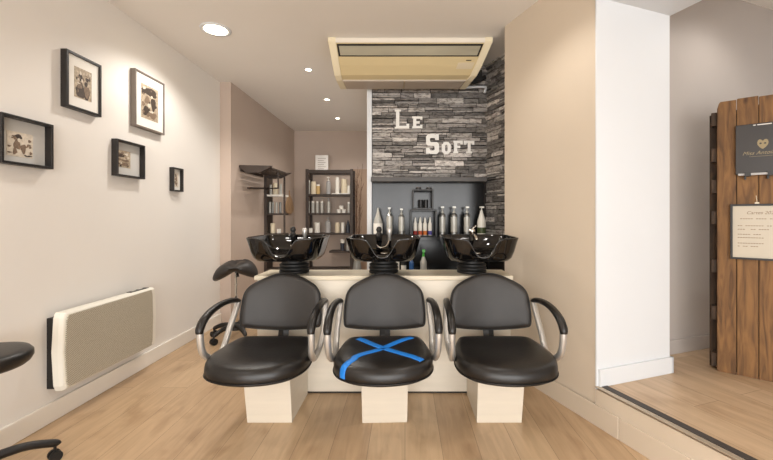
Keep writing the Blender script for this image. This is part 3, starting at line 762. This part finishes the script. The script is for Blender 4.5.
for u, lab, l_ in ((415.3, 'label_red', 'small white bottle with dark red base, leftmost in the display cube'), (420.2, 'label_red2', 'small white bottle with amber base, second from the left in the display cube'), (425, 'label_orange', 'small white bottle with bright orange base in the display cube'), (430, 'label_violet', 'small white bottle with violet base, rightmost in the display cube')):
    bottle(ux(u, yb_), yb_, za+.0085, .172, .019, l_, G2, 'white_pl', 'white_pl', 'drop', lab, (.03, .26))
G3 = 'black tubs in the smaller display cube'
bottle(ux(420.6, 3.70), 3.70, za2+.0145, .078, .022, 'short black tub, left of the pair in the smaller display cube', G3, 'black', 'black', 'jar', cat='jar', name='jar')
bottle(ux(425.9, 3.70), 3.70, za2+.0145, .078, .022, 'short black tub, right of the pair in the smaller display cube', G3, 'black', 'black', 'jar', cat='jar', name='jar')
G3b = 'tiny black tins on top of the smaller display cube'
for u, l_ in ((418.5, 'tiny flat black tin on top of the display cubes, left one'), (429, 'tiny flat black tin on top of the display cubes, right one')):
    bottle(ux(u, 3.70), 3.70, zb2+.001, .022, .026, l_, G3b, 'black', 'grey_edge', 'jar', cat='tin', name='tin')
G4 = 'bottles on the low shelf behind the basins'
yl = 3.52
bottle(ux(397, yl), yl, .661, .175, .022, 'white bottle on the low shelf, beside the middle basin neck', G4, 'white_pl', 'white_pl', 'cyl')
bottle(ux(403.5, yl), yl, .661, .165, .024, 'white bottle with a dark label on the low shelf behind the counter', G4, 'white_pl', 'white_pl', 'cyl', 'black', (.55, .8))
bottle(ux(411.5, yl), yl, .661, .175, .022, 'blue bottle on the low shelf behind the counter', G4, 'blue_pl', 'blue_pl', 'drop')
bottle(ux(423.5, yl), yl, .661, .235, .030, 'white spray bottle with green trigger on the low shelf', G4, 'pearl', 'green_pl', 'spray')

# ------------------------------------------------------------------ raised letters on the slate
YLt = 3.822
def lp(px, py):                    # crop pixels -> wall position
    u = 385+px/7.67; v = 100+py/7.67
    return ((u-CU)/F*YLt, CH+(CV-v)*YLt/F)
def letter(polys, label, hole=None):
    bm = B()
    for poly in polys:
        P = [lp(*p) for p in poly]; extr(bm, [(x, YLt, z) for x, z in P], (0, .026, 0))
    if hole:
        a = [lp(*p) for p in hole[0]]; b = [lp(*p) for p in hole[1]]; n = len(a)
        r = [[bm.verts.new((x, y, z)) for x, z in q] for q, y in ((a, YLt), (b, YLt), (b, YLt+.026), (a, YLt+.026))]
        for i in range(4):
            for j in range(n): bm.faces.new((r[i][j], r[i][(j+1)%n], r[(i+1)%4][(j+1)%n], r[(i+1)%4][j]))
    o = obj('sign_letter', bm, 'letters'); tag(o, label, 'letter', 'white raised letters on the slate wall')
def rc(x0, x1, y0, y1): return [(x0, y0), (x1, y0), (x1, y1), (x0, y1)]
letter([[(74, 74), (122, 74), (122, 88), (110, 88), (110, 198), (164, 198), (164, 182), (186, 182), (186, 218), (74, 218), (74, 206), (84, 206), (84, 88), (74, 88)]], 'large white letter L, top left on the slate wall')
letter([[(208, 126), (287, 126), (287, 150), (270, 150), (270, 143), (240, 143), (240, 162), (266, 162), (266, 180), (240, 180), (240, 199), (270, 199), (270, 190), (287, 190), (287, 216), (208, 216), (208, 203), (216, 203), (216, 139), (208, 139)]], 'small white letter E, right of the large L on the slate wall')
letter([[(330, 262), (378, 262), (390, 270), (390, 262), (413, 262), (413, 306), (388, 306), (382, 290), (352, 290), (345, 297), (345, 314), (352, 322), (398, 322), (414, 338), (414, 396), (398, 414), (345, 414), (338, 406), (338, 414), (315, 414), (315, 366), (340, 366), (348, 386), (374, 386), (381, 379), (381, 358), (374, 350), (330, 350), (315, 335), (315, 278)]], 'large white letter S, lower on the slate wall')
oc = lambda x0, x1, y0, y1, c: [(x0+c, y0), (x1-c, y0), (x1, y0+c), (x1, y1-c), (x1-c, y1), (x0+c, y1), (x0, y1-c), (x0, y0+c)]
letter([], 'small white round letter O, right of the large S on the slate wall', (oc(436, 505, 322, 414, 20), oc(460, 481, 342, 394, 8)))
letter([[(524, 312), (597, 312), (597, 340), (580, 340), (576, 330), (554, 330), (554, 350), (578, 350), (578, 368), (554, 368), (554, 394), (562, 394), (562, 408), (524, 408), (524, 394), (530, 394), (530, 326), (524, 326)]], 'small white letter F between the O and T on the slate wall')
letter([[(606, 312), (686, 312), (686, 342), (668, 342), (664, 330), (657, 330), (657, 394), (668, 394), (668, 408), (624, 408), (624, 394), (635, 394), (635, 330), (628, 330), (624, 342), (606, 342)]], 'small white letter T, last of the letters on the slate wall')

# ------------------------------------------------------------------ ceiling air conditioner
t = thing('air_conditioner', (.05, 3.45, 2.43), 'yellowed ceiling-hung air conditioner in front of the slate wall', 'air conditioner')
prof = [(3.24, 2.698, -.646, .735), (3.24, 2.664, -.646, .735), (3.25, 2.652, -.644, .730), (3.31, 2.580, -.636, .700), (3.37, 2.515, -.632, .672), (3.44, 2.455, -.628, .640), (3.50, 2.436, -.624, .615), (3.70, 2.424, -.618, .580), (3.735, 2.445, -.618, .578), (3.74, 2.698, -.618, .578)]
bm = B(); loft(bm, [[(p[2]+.03, p[0], p[1]) for p in prof], [(p[3]-.03, p[0], p[1]) for p in prof]]); obj('casing', bm, 'ac_body', t)
def surf(i0, f, tt):               # interpolated point on the underside
    i = min(int(tt), len(prof)-2); q = tt-i; a, b = prof[i], prof[i+1]
    y, z, xl, xr = [a[j]+(b[j]-a[j])*q for j in range(4)]
    return Vector((xl+(xr-xl)*f, y, z))
def patch(bm, f0, f1, t0, t1, off, th_, nseg=6):
    rings = []
    for i in range(nseg+1):
        tt = t0+(t1-t0)*i/nseg
        e = .02; d = (surf(0, .5, min(tt+e, 8.9))-surf(0, .5, max(tt-e, 0))).normalized(); nn = Vector((0, d.z, -d.y))
        if nn.z > 0 and tt > 1.2: nn = -nn
        if tt <= 1.2: nn = Vector((0, -1, 0)) if tt <= 1 else Vector((0, -.7, -.7))
        p, q = surf(0, f0, tt), surf(0, f1, tt)
        rings.append([p+nn*off, q+nn*off, q+nn*(off+th_), p+nn*(off+th_)])
    loft(bm, rings)
for f0, f1 in ((0, .046), (.954, 1.0)):
    bm = B(); patch(bm, f0, f1, 0, 8.0, -.02, .028, 24); obj('end_cap', bm, 'ac_cream', t, bevel=.006, smooth=False)
bm = B(); patch(bm, .046, .954, .05, 1.5, -.004, .008, 6); obj('front_rail', bm, 'ac_white', t)
bm = B(); patch(bm, .050, .950, 2.02, 3.12, -.002, .006, 4); obj('grille_surround', bm, 'black', t)
bm = B(); patch(bm, .062, .938, 2.18, 3.00, .002, .006, 4); obj('intake_grille', bm, 'ac_grille', t)
bm = B(); patch(bm, .046, .954, 6.02, 6.08, -.002, .007, 2); obj('louvre_rail', bm, 'ac_white', t)
bm = B(); patch(bm, .050, .498, 6.10, 7.0, .0, .008, 3); obj('louvre', bm, 'ac_louvre', t, bevel=.002)
bm = B(); patch(bm, .506, .950, 6.10, 7.0, .0, .008, 3); obj('louvre', bm, 'ac_louvre', t, bevel=.002)
bm = B(); patch(bm, .835, .942, 3.72, 4.35, .0, .003, 3); obj('sticker', bm, 'sticker', t)
bm = B(); patch(bm, .880, .915, 3.46, 3.54, .0, .003, 1); obj('badge', bm, 'black', t)
bm = B(); box(bm, .60, .74, 3.70, 3.76, 2.50, 2.60); tube(bm, [(.58, 3.72, 2.52), (.68, 3.74, 2.50), (.78, 3.74, 2.55)], .02, 8); obj('gap_filler', bm, 'black_soft', t)  # black box and tube added to fill the dark gap behind the casing
bm = B(); tube(bm, [(.56, 3.775, 2.455), (.70, 3.775, 2.462), (.775, 3.775, 2.462), (.79, 3.77, 2.45), (.775, 3.765, 2.40)], .012, 10, 2)
o = obj('pipe', bm, 'white', smooth=True); tag(o, 'short white pipe elbow between the air conditioner and the slate corner', 'pipe')

# ------------------------------------------------------------------ retail shelves in the corridor
def zv(v, y): return CH+(CV-v)*y/F
YA = 6.50
xa, xb = ux(305.5, YA), ux(353, YA)
t = thing('shelf_unit', ((xa+xb)/2, 6.65, 0), 'wide dark wooden retail shelf unit against the back wall of the corridor', 'shelf unit')
def post(bm, x0, x1, y0, y1, z0, z1): box(bm, x0, x1, y0, y1, z0, z1)
for x0 in (xa, xb-.05):
    bm = B(); box(bm, x0, x0+.05, YA, YA+.03, 0, zv(169, YA)); box(bm, x0, x0+.05, 6.76, 6.79, 0, zv(169, YA))
    for v in (177, 195, 214, 234, 252, 270): box(bm, x0+.01, x0+.04, YA+.03, 6.76, zv(v, YA)-.02, zv(v, YA)+.01)
    obj('side_ladder', bm, 'shelf_dark', t, bevel=.002)
bm = B(); box(bm, xa+.05, xb-.05, YA, YA+.02, zv(173, YA), zv(169.8, YA)); box(bm, xa+.05, xb-.05, 6.77, 6.79, zv(173, YA), zv(169.8, YA)); obj('top_rail', bm, 'shelf_dark', t)
SA = {}
for kx, v in enumerate((195, 214, 234, 252, 269.5)):
    zt = zv(v-1, YA); SA[kx] = zt; x0 = xa+.05 if kx != 3 else ux(329, YA)
    bm = B(); box(bm, x0, xb-.05, YA+.005, 6.77, zt-.032, zt); obj('shelf', bm, 'shelf_dark', t, bevel=.002)
def ax_(px): return ux(295+px/4.84, 6.58)
items1 = [(66, .24, .026, 'pearl', 'cyl', 'slim white'), (90, .215, .045, 'cream_pl', 'cyl', 'broad cream'), (112, .165, .034, 'yellow_pl', 'cyl', 'straw yellow'), (162, .29, .038, 'clear_pl', 'pump', 'tall frosted pump'), (205, .27, .036, 'white_pl', 'cyl', 'tall white'), (238, .24, .050, 'cream_pl', 'cyl', 'wide pale cream'), (260, .13, .026, 'white_pl', 'cyl', 'short white')]
place1 = ['at the left end', 'second from the left', 'third from the left', 'in the middle', 'right of the frosted pump one', 'second from the right end', 'at the right end']
GA = 'products on the top shelf of the corridor unit'
YI = 6.58
for (px, h, r, m_, kd, nm), pl in zip(items1, place1):
    bottle(ax_(px), YI, SA[0]+.001+(.016 if px > 180 else 0), h, r, nm+' bottle '+pl+' of the wide corridor unit top shelf', GA, m_, 'cream_pl' if m_ == 'cream_pl' else 'white_pl', kd, detail=False)
bm = B(); box(bm, ax_(180), ax_(266), 6.53, 6.64, SA[0]+.001, SA[0]+.016); o = obj('tray', bm, 'white_pl'); tag(o, 'thin white tray under the right-hand bottles on the top shelf of the corridor unit', 'tray')
GB = 'products on the second shelf of the corridor unit'
ords = ['leftmost', 'second from left', 'third from left', 'fourth from left']
for px, od in zip((64, 87, 108, 130), ords):
    bottle(ax_(px), YI, SA[1]+.001, .205, .026, 'slim silver-white bottle on the second shelf of the corridor unit, '+od, GB, 'pearl', 'white_pl', 'cyl', detail=False)
bottle(ax_(163), YI, SA[1]+.001, .255, .030, 'taller pump bottle right of four slim ones on the second shelf of the corridor unit', GB, 'pearl', 'clear_pl', 'pump', detail=False)
GC = 'small white jars stacked on the second shelf'
bottle(ax_(212), YI, SA[1]+.001, .062, .036, 'small white jar, lower left of the little pyramid on the second shelf', GC, 'white_pl', 'white_pl', 'jar', cat='jar', name='jar', detail=False)
bottle(ax_(236), YI, SA[1]+.001, .062, .036, 'small white jar, lower right of the little pyramid on the second shelf', GC, 'white_pl', 'white_pl', 'jar', cat='jar', name='jar', detail=False)
bottle(ax_(224), YI, SA[1]+.064, .062, .036, 'small white jar on top of the little pyramid on the second shelf', GC, 'white_pl', 'white_pl', 'jar', cat='jar', name='jar', detail=False)
bottle(ax_(260), YI, SA[1]+.001, .19, .024, 'slim bottle at the right end of the second shelf of the corridor unit', GB, 'pearl', 'white_pl', 'cyl', detail=False)
GD = 'products on the third shelf of the corridor unit'
for px, h, r, m_, kd, l_ in ((108, .175, .046, 'white_pl', 'jar', 'broad white tub left of the frosted bottle on the corridor unit third shelf'), (160, .26, .046, 'clear_pl', 'pump', 'frosted pump bottle on the third shelf of the corridor unit'), (205, .175, .040, 'cream_pl', 'cyl', 'cream bottle right of the frosted one on the corridor unit third shelf'), (231, .175, .032, 'white_pl', 'cyl', 'white bottle beside the dark one on the corridor unit third shelf'), (257, .22, .040, 'dark_pl', 'cone', 'dark pointed bottle at the right end of the corridor unit third shelf'), (74, .075, .040, 'white_pl', 'jar', 'low white tub at the left end of the third shelf of the corridor unit')):
    bottle(ax_(px), YI, SA[2]+.001, h, r, l_, GD, m_, m_, kd, detail=False)
GE = 'bottles on the short low shelf of the corridor unit'
bottle(ux(342.5, YI), YI, SA[3]+.001, .19, .036, 'white-topped bottle with dark base on the short low shelf of the corridor unit', GE, 'dark_pl', 'white_pl', 'jar', detail=False)
bottle(ux(348, YI), YI, SA[3]+.001, .21, .030, 'pale bottle on the corridor unit low shelf, half hidden by the middle basin', GE, 'pearl', 'white_pl', 'cyl', detail=False)
# paper sheet standing on the unit
t_ = B(); px0, px1, pz0, pz1 = ux(315.3, 6.52), ux(328, 6.52), zv(172.5, 6.52), zv(155, 6.52)
box(t_, px0, px1, 6.53, 6.537, pz0+.005, pz1)
o = obj('notice', t_, 'paper'); tag(o, 'white paper notice standing on top of the corridor shelf unit', 'notice')
bm = B()
for i in range(6): box(bm, px0+.04, px1-.04-(.03 if i % 2 else 0), 6.528, 6.530, pz1-.06-.035*i, pz1-.054-.035*i)
o['label'] = 'white paper notice standing on top of the corridor shelf unit'
ROOTLOC[o.name] = Vector((0, 0, 0)); obj('printed_line', bm, 'ink_mid', o)

# narrow unit on the left corridor wall
YN = 5.34
na, nb = ux(263.5, YN), ux(285.0, YN)
t = thing('shelf_unit', ((na+nb)/2, YN+.12, 0), 'narrow dark wooden shelf unit against the left corridor wall', 'shelf unit')
bm = B(); box(bm, na, na+.045, YN, YN+.24, 0, zv(175, YN)); obj('side_ladder', bm, 'shelf_dark', t)
bm = B(); box(bm, nb-.022, nb, YN, YN+.02, 0, zv(176, YN)); obj('side_ladder', bm, 'shelf_dark', t)
SN = {}
for kx, v in enumerate((195, 213.8, 234, 252, 269.5)):
    zt = zv(v-.5, YN); SN[kx] = zt
    bm = B(); box(bm, na+.045, nb-.022, YN+.005, YN+.235, zt-.025, zt); obj('shelf', bm, 'shelf_dark' if kx else 'white_pl', t, label='white shelf board' if kx == 0 else None)
def nx_(px): return ux(230+px/5.11, 5.42)
GN = 'products on the narrow corridor unit'
for px, h, r, m_, kd, s_, l_ in (
    (209, .14, .018, 'pearl', 'cyl', 0, 'slim pale bottle on the top shelf of the narrow unit, left one'), (233, .165, .036, 'cream_pl', 'cyl', 0, 'broad cream bottle on the top shelf of the narrow unit'), (259, .15, .020, 'pearl', 'cyl', 0, 'slim pale bottle on the top shelf of the narrow unit, right one'),
    (205, .16, .017, 'pearl', 'cyl', 1, 'slim silver bottle on the middle shelf of the narrow unit, leftmost of four'), (219, .16, .017, 'silver', 'cyl', 1, 'slim silver bottle on the middle shelf of the narrow unit, second of four'), (238, .16, .017, 'pearl', 'cyl', 1, 'slim silver bottle on the middle shelf of the narrow unit, third of four'), (257, .16, .017, 'silver', 'cyl', 1, 'slim silver bottle on the middle shelf of the narrow unit, rightmost of four'),
    (219, .14, .032, 'cream_pl', 'jar', 2, 'cream tub on the lower shelf of the narrow unit'), (250, .06, .028, 'white_pl', 'jar', 2, 'low white tub on the lower shelf of the narrow unit')):
    bottle(nx_(px), 5.42, SN[s_]+.001, h, r, l_, GN, m_, m_, kd, detail=False)

# coat rack: slatted hat shelf with rail
t = thing('coat_rack', (-1.95, 4.9, 1.7), 'dark slatted wall coat rack with a rail, on the left corridor wall', 'coat rack')
bm = B()
for i in range(7):
    xx = -1.93 + i*.052
    z_ = 1.765 - .012*math.sin(i/6*PI)
    box(bm, xx, xx+.034, 4.56, 5.28, z_, z_+.014)
obj('slatted_shelf', bm, 'shelf_dark', t)
for y in (4.53, 5.28):
    bm = B(); extr(bm, [(-1.949, y, 1.80), (-1.56, y, 1.79), (-1.60, y, 1.765), (-1.66, y, 1.735), (-1.70, y, 1.715), (-1.86, y, 1.705), (-1.949, y, 1.775)], (0, .03, 0)); obj('end_bracket', bm, 'shelf_dark', t)
bm = B(); tube(bm, [(-1.88, 4.62, 1.535), (-1.90, 5.24, 1.574), (-1.62, 4.93, 1.555), (-1.62, 4.93, 1.76)], .012, 8, 1); obj('hanging_rail', bm, 'shelf_dark', t)
bm = B(); box(bm, -1.949, -1.935, 4.56, 5.28, 1.73, 1.765); obj('wall_batten', bm, 'shelf_dark', t)

# wooden paddle ornament
t = thing('wall_ornament', (-1.95, 6.48, 1.4), 'tan teardrop-shaped wooden ornament hanging at the far end of the corridor wall', 'wall ornament')
bm = B(); n = 28; pts = []
for i in range(n):
    a = 2*PI*i/n; pts.append((-1.948, 6.48+.20*math.sin(a)*(1-.35*math.cos(a)), 1.385+.155*math.cos(a)))
extr(bm, pts, (.018, 0, 0)); obj('paddle', bm, 'tan', t, bevel=.004)
bm = B(); box(bm, -1.945, -1.935, 6.465, 6.495, 1.53, 1.63); obj('hanger', bm, 'tan', t)

# twigs in a floor vase and a brown door panel at the end of the corridor
t = thing('twig_vase', (-.80, 6.45, 0), 'dried twigs in a tall floor vase beside the corridor shelf unit', 'vase')
bm = B(); lathe(bm, [(.05, 0), (.07, .01), (.085, .25), (.06, .42), (.045, .5), (.055, .52), (.045, .52), (.03, .45), (.04, .2), (.02, .05)], (-.80, 6.45, 0), 20); obj('vase_body', bm, 'glass', t, smooth=True)
rnd = random.Random(4)
for i in range(6):
    dx, dy, h = rnd.uniform(-.03, .12), rnd.uniform(-.06, .06), rnd.uniform(1.6, 2.1)
    bm = B(); tube(bm, [(-.80, 6.45, .1), (-.80+dx*.2, 6.45+dy*.3, .6), (-.80+dx*.7+rnd.uniform(-.02, .02), 6.45+dy*.7, h*.65), (-.80+dx, 6.45+dy, h)], [.006, .005, .004, .002], 6)
    for q in range(5):
        f = rnd.uniform(.5, .95); bx = -.80+dx*f; bz = h*f; s = rnd.choice((-1, 1))
        tube(bm, [(bx, 6.45+dy*f, bz), (bx+s*.04, 6.45+dy*f, bz+.12)], [.003, .0015], 5, 2)
    obj('twig', bm, 'twig', t)
bm = B(); box(bm, -.92, -.42, 6.765, 6.799, 0, 2.02); o = struct('door_1', bm, 'brownpanel')

# ------------------------------------------------------------------ reclaimed wood screen on the raised floor
P0 = Vector((1.979, 2.448, PZ)); A = Vector((1.2, -1, 0)).normalized(); Nf = Vector((-1, -1.2, 0)).normalized()   # along / towards the viewer
t = thing('pallet_screen', P0, 'tall upright screen of reclaimed brown pallet boards on the raised floor', 'screen')
UP = Vector((0, 0, 1)); ht = 1.92-PZ; s0 = 0; rnd = random.Random(9)
for i in range(7):
    w = (.0925, .0985, .095, .10, .09, .097, .095)[i]
    bm = B(); top = ht + (0 if i == 0 else rnd.uniform(-.004, .006))
    if i == 0:
        pts = [(s0, 0), (s0+w, 0), (s0+w, top), (s0+.016, top), (s0+.008, top-.012), (s0, top-.045)]
    else: pts = [(s0, 0), (s0+w, 0), (s0+w, top), (s0, top)]
    extr(bm, [P0+A*a+UP*b+Nf*rnd.uniform(0, .001) for a, b in pts], -Nf*.020)
    obj('plank', bm, 'rustic', t, bevel=.003)
    s0 += w+.003
for i, z in enumerate((.02, .32, .62, .93, 1.13, 1.33, 1.56)):
    bm = B(); obox(bm, P0, A, -Nf, UP, -.030, s0-.01, .022, .085, z, z+.085); obj('cross_board', bm, 'rustic_dark', t, bevel=.003)
bm = B(); obox(bm, P0, A, -Nf, UP, -.040, .05, .087, .107, 0, ht-.06); obj('rear_plank', bm, 'rustic_dark', t, bevel=.003)
for a in (.15, .3, .45):
    bm = B(); obox(bm, P0, A, -Nf, UP, a, a+.095, .087, .107, 0, ht-.03); obj('rear_plank', bm, 'rustic_dark', t, bevel=.003)
bm = B(); obox(bm, P0, A, -Nf, UP, .01, s0-.02, .0205, .0219, .01, ht-.06); obj('gap_shade_sheet', bm, 'black_soft', t)  # black sheet added behind the planks so the gaps read as dark shade
# dark sign with owl emblem
def pz(v, s): 
    p = P0+A*s; return CH+(CV-v)*p.y/F
def sfor(u):
    r = (u-CU)/F; return (r*P0.y-P0.x)/(A.x-r*A.y)
s1 = sfor(735.5); zt, zb_ = pz(126.5, s1), pz(175, s1); wS = .30
t = thing('dark_sign', P0+A*(s1+wS/2)+UP*(zb_-PZ)+Nf*.01, 'charcoal sign board with a small gold owl emblem, upper sign on the reclaimed wood screen', 'sign')
bm = B(); obox(bm, P0, A, Nf, UP, s1, s1+wS, .004, .026, zb_-PZ, zt-PZ); obj('board', bm, 'sign_dark', t, bevel=.002)
bm = B(); obox(bm, P0, A, Nf, UP, s1+.012, s1+wS, .012, .034, zb_-PZ-.008, zb_-PZ+.004); obj('ledge', bm, 'clear_pl', t)
for ss in (sfor(747.5), sfor(770.5)):
    bm = B(); obox(bm, P0, A, Nf, UP, ss-.014, ss+.014, .004, .044, zb_-PZ-.014, zb_-PZ+.012); obox(bm, P0, A, Nf, UP, ss-.016, ss-.006, .004, .02, zb_-PZ-.032, zb_-PZ-.012); obj('clip', bm, 'black', t)
bm = B(); of = P0+Nf*.0265
sc = sfor(762.5); zc_ = pz(144.5, sc)-PZ; e = .0085
def gp(a, b): return of+A*(sc+a)+UP*(zc_+b)
head = [(-.022, .022), (-.016, .028), (-.008, .027), (0, .018), (.008, .027), (.016, .028), (.022, .022), (.025, .010), (.023, -.004), (.014, -.018), (.004, -.027), (0, -.030), (-.004, -.027), (-.014, -.018), (-.023, -.004), (-.025, .010)]
extr(bm, [gp(*p) for p in head], Nf*.0012, 0)
for s in (-1, 1): extr(bm, [gp(s*.010+.0055*math.cos(k_*PI/4), .004+.0055*math.sin(k_*PI/4)) for k_ in range(8)], Nf*.0022, 1)
obj('owl_emblem', bm, ['gold', 'sign_dark'], t, label='gold owl head emblem')
bm = B(); text_bm(bm, 'Miss Antoinette', .030, .001, of+A*(sc+.005)+UP*(pz(154.5, sc)-PZ), A, UP, shear=.35)
obox(bm, of, A, Nf, UP, sc-.06, sc+.07, 0, .001, pz(156.5, sc)-PZ, pz(156.5, sc)-PZ+.0015); obj('lettering', bm, 'gold', t, label='gold script lettering')
bm = B(); obox(bm, of, A, Nf, UP, sfor(753), sfor(755.5), 0, .0012, zt-PZ-.012, zt-PZ-.007); obox(bm, of, A, Nf, UP, sfor(757), sfor(771.5), 0, .0012, zt-PZ-.012, zt-PZ-.007); obj('white_lettering', bm, 'paper', t, label='line of tiny white print')
# framed price card
s1 = sfor(730.2); zt, zb_ = pz(204.3, s1), pz(258.5, s1); wS = .40
t = thing('framed_card', P0+A*(s1+wS/2)+UP*(zb_-PZ)+Nf*.01, 'black framed cream price card hanging on the reclaimed wood screen below the dark sign', 'framed notice')
bm = B(); b_ = .012
for (a0, a1, c0, c1) in ((s1, s1+b_, zb_, zt), (s1+wS-b_, s1+wS, zb_, zt), (s1+b_, s1+wS-b_, zb_, zb_+b_), (s1+b_, s1+wS-b_, zt-b_, zt)):
    obox(bm, P0, A, Nf, UP, a0, a1, .003, .022, c0-PZ, c1-PZ)
obj('frame_moulding', bm, 'frame_black', t, bevel=.0015)
bm = B(); obox(bm, P0, A, Nf, UP, s1+b_, s1+wS-b_, .003, .012, zb_-PZ+b_, zt-PZ-b_); obj('card', bm, 'paper_warm', t)
bm = B(); of = P0+Nf*.0122; H = zt-zb_; zz = zt-PZ
text_bm(bm, 'Cartes 2020', .027, .0008, of+A*(s1+.142)+UP*(zz-.062), A, UP, shear=.3); obj('printed_title', bm, 'ink_mid', t); bm = B()
for i, (f, l) in enumerate(((.26, .21), (.385, .16), (.45, .15), (.54, .12), (.60, .13), (.70, .12), (.755, .10))):
    bm = B()
    nseg = int(l/.012)
    for q in range(nseg):
        if rnd.random() < .85: obox(bm, of, A, Nf, UP, s1+.035+q*.012, s1+.035+q*.012+.009, 0, .0006, zz-H*f-.004, zz-H*f)
    if i == 0: obox(bm, of, A, Nf, UP, s1+.27, s1+.33, 0, .0006, zz-H*.26-.004, zz-H*.26)
    obj('printed_line', bm, 'ink_mid', t)
bm = B(); obox(bm, P0, A, Nf, UP, sfor(757)-.010, sfor(757)+.010, .002, .01, zt-PZ+.001, zt-PZ+.010); tube(bm, [P0+A*sfor(757)+Nf*.006+UP*(zt-PZ+.009), P0+A*(sfor(757)-.004)+Nf*.006+UP*(zt-PZ+.05)], .0015, 6, 1); obj('hanging_hook', bm, 'cream_pl', t)

# ------------------------------------------------------------------ daylight, world, camera
w = bpy.data.worlds.new('world'); scn.world = w; w.use_nodes = True
bg = w.node_tree.nodes['Background']; bg.inputs[0].default_value = (.97, .98, 1, 1); bg.inputs[1].default_value = 1.1
d = bpy.data.lights.new('shopfront_daylight', 'AREA'); d.shape = 'RECTANGLE'; d.size = 5.4; d.size_y = 2.15; d.energy = 300; d.color = (1.0, .995, .985)  # area lamp added outside the unseen shopfront to stand for daylight
o = bpy.data.objects.new('shopfront_daylight', d); COL.objects.link(o); o.location = (.5, YB-.16, 1.25); o.rotation_euler = (math.radians(90), 0, 0)

cam = bpy.data.cameras.new('camera'); co = bpy.data.objects.new('camera', cam); COL.objects.link(co)
co.location = (0, 0, CH); co.rotation_euler = (math.radians(90), 0, 0)
cam.sensor_fit = 'HORIZONTAL'; cam.sensor_width = 36; cam.lens = 36*F/773.0
cam.shift_x = -(CU-386.5)/773.0; cam.shift_y = (CV-230)/773.0
cam.clip_start = .05
scn.camera = co
vs = scn.view_settings
vs.view_transform = 'Standard'; vs.look = 'None'; vs.gamma = 1; vs.exposure = 0.0; vs.use_curve_mapping = False
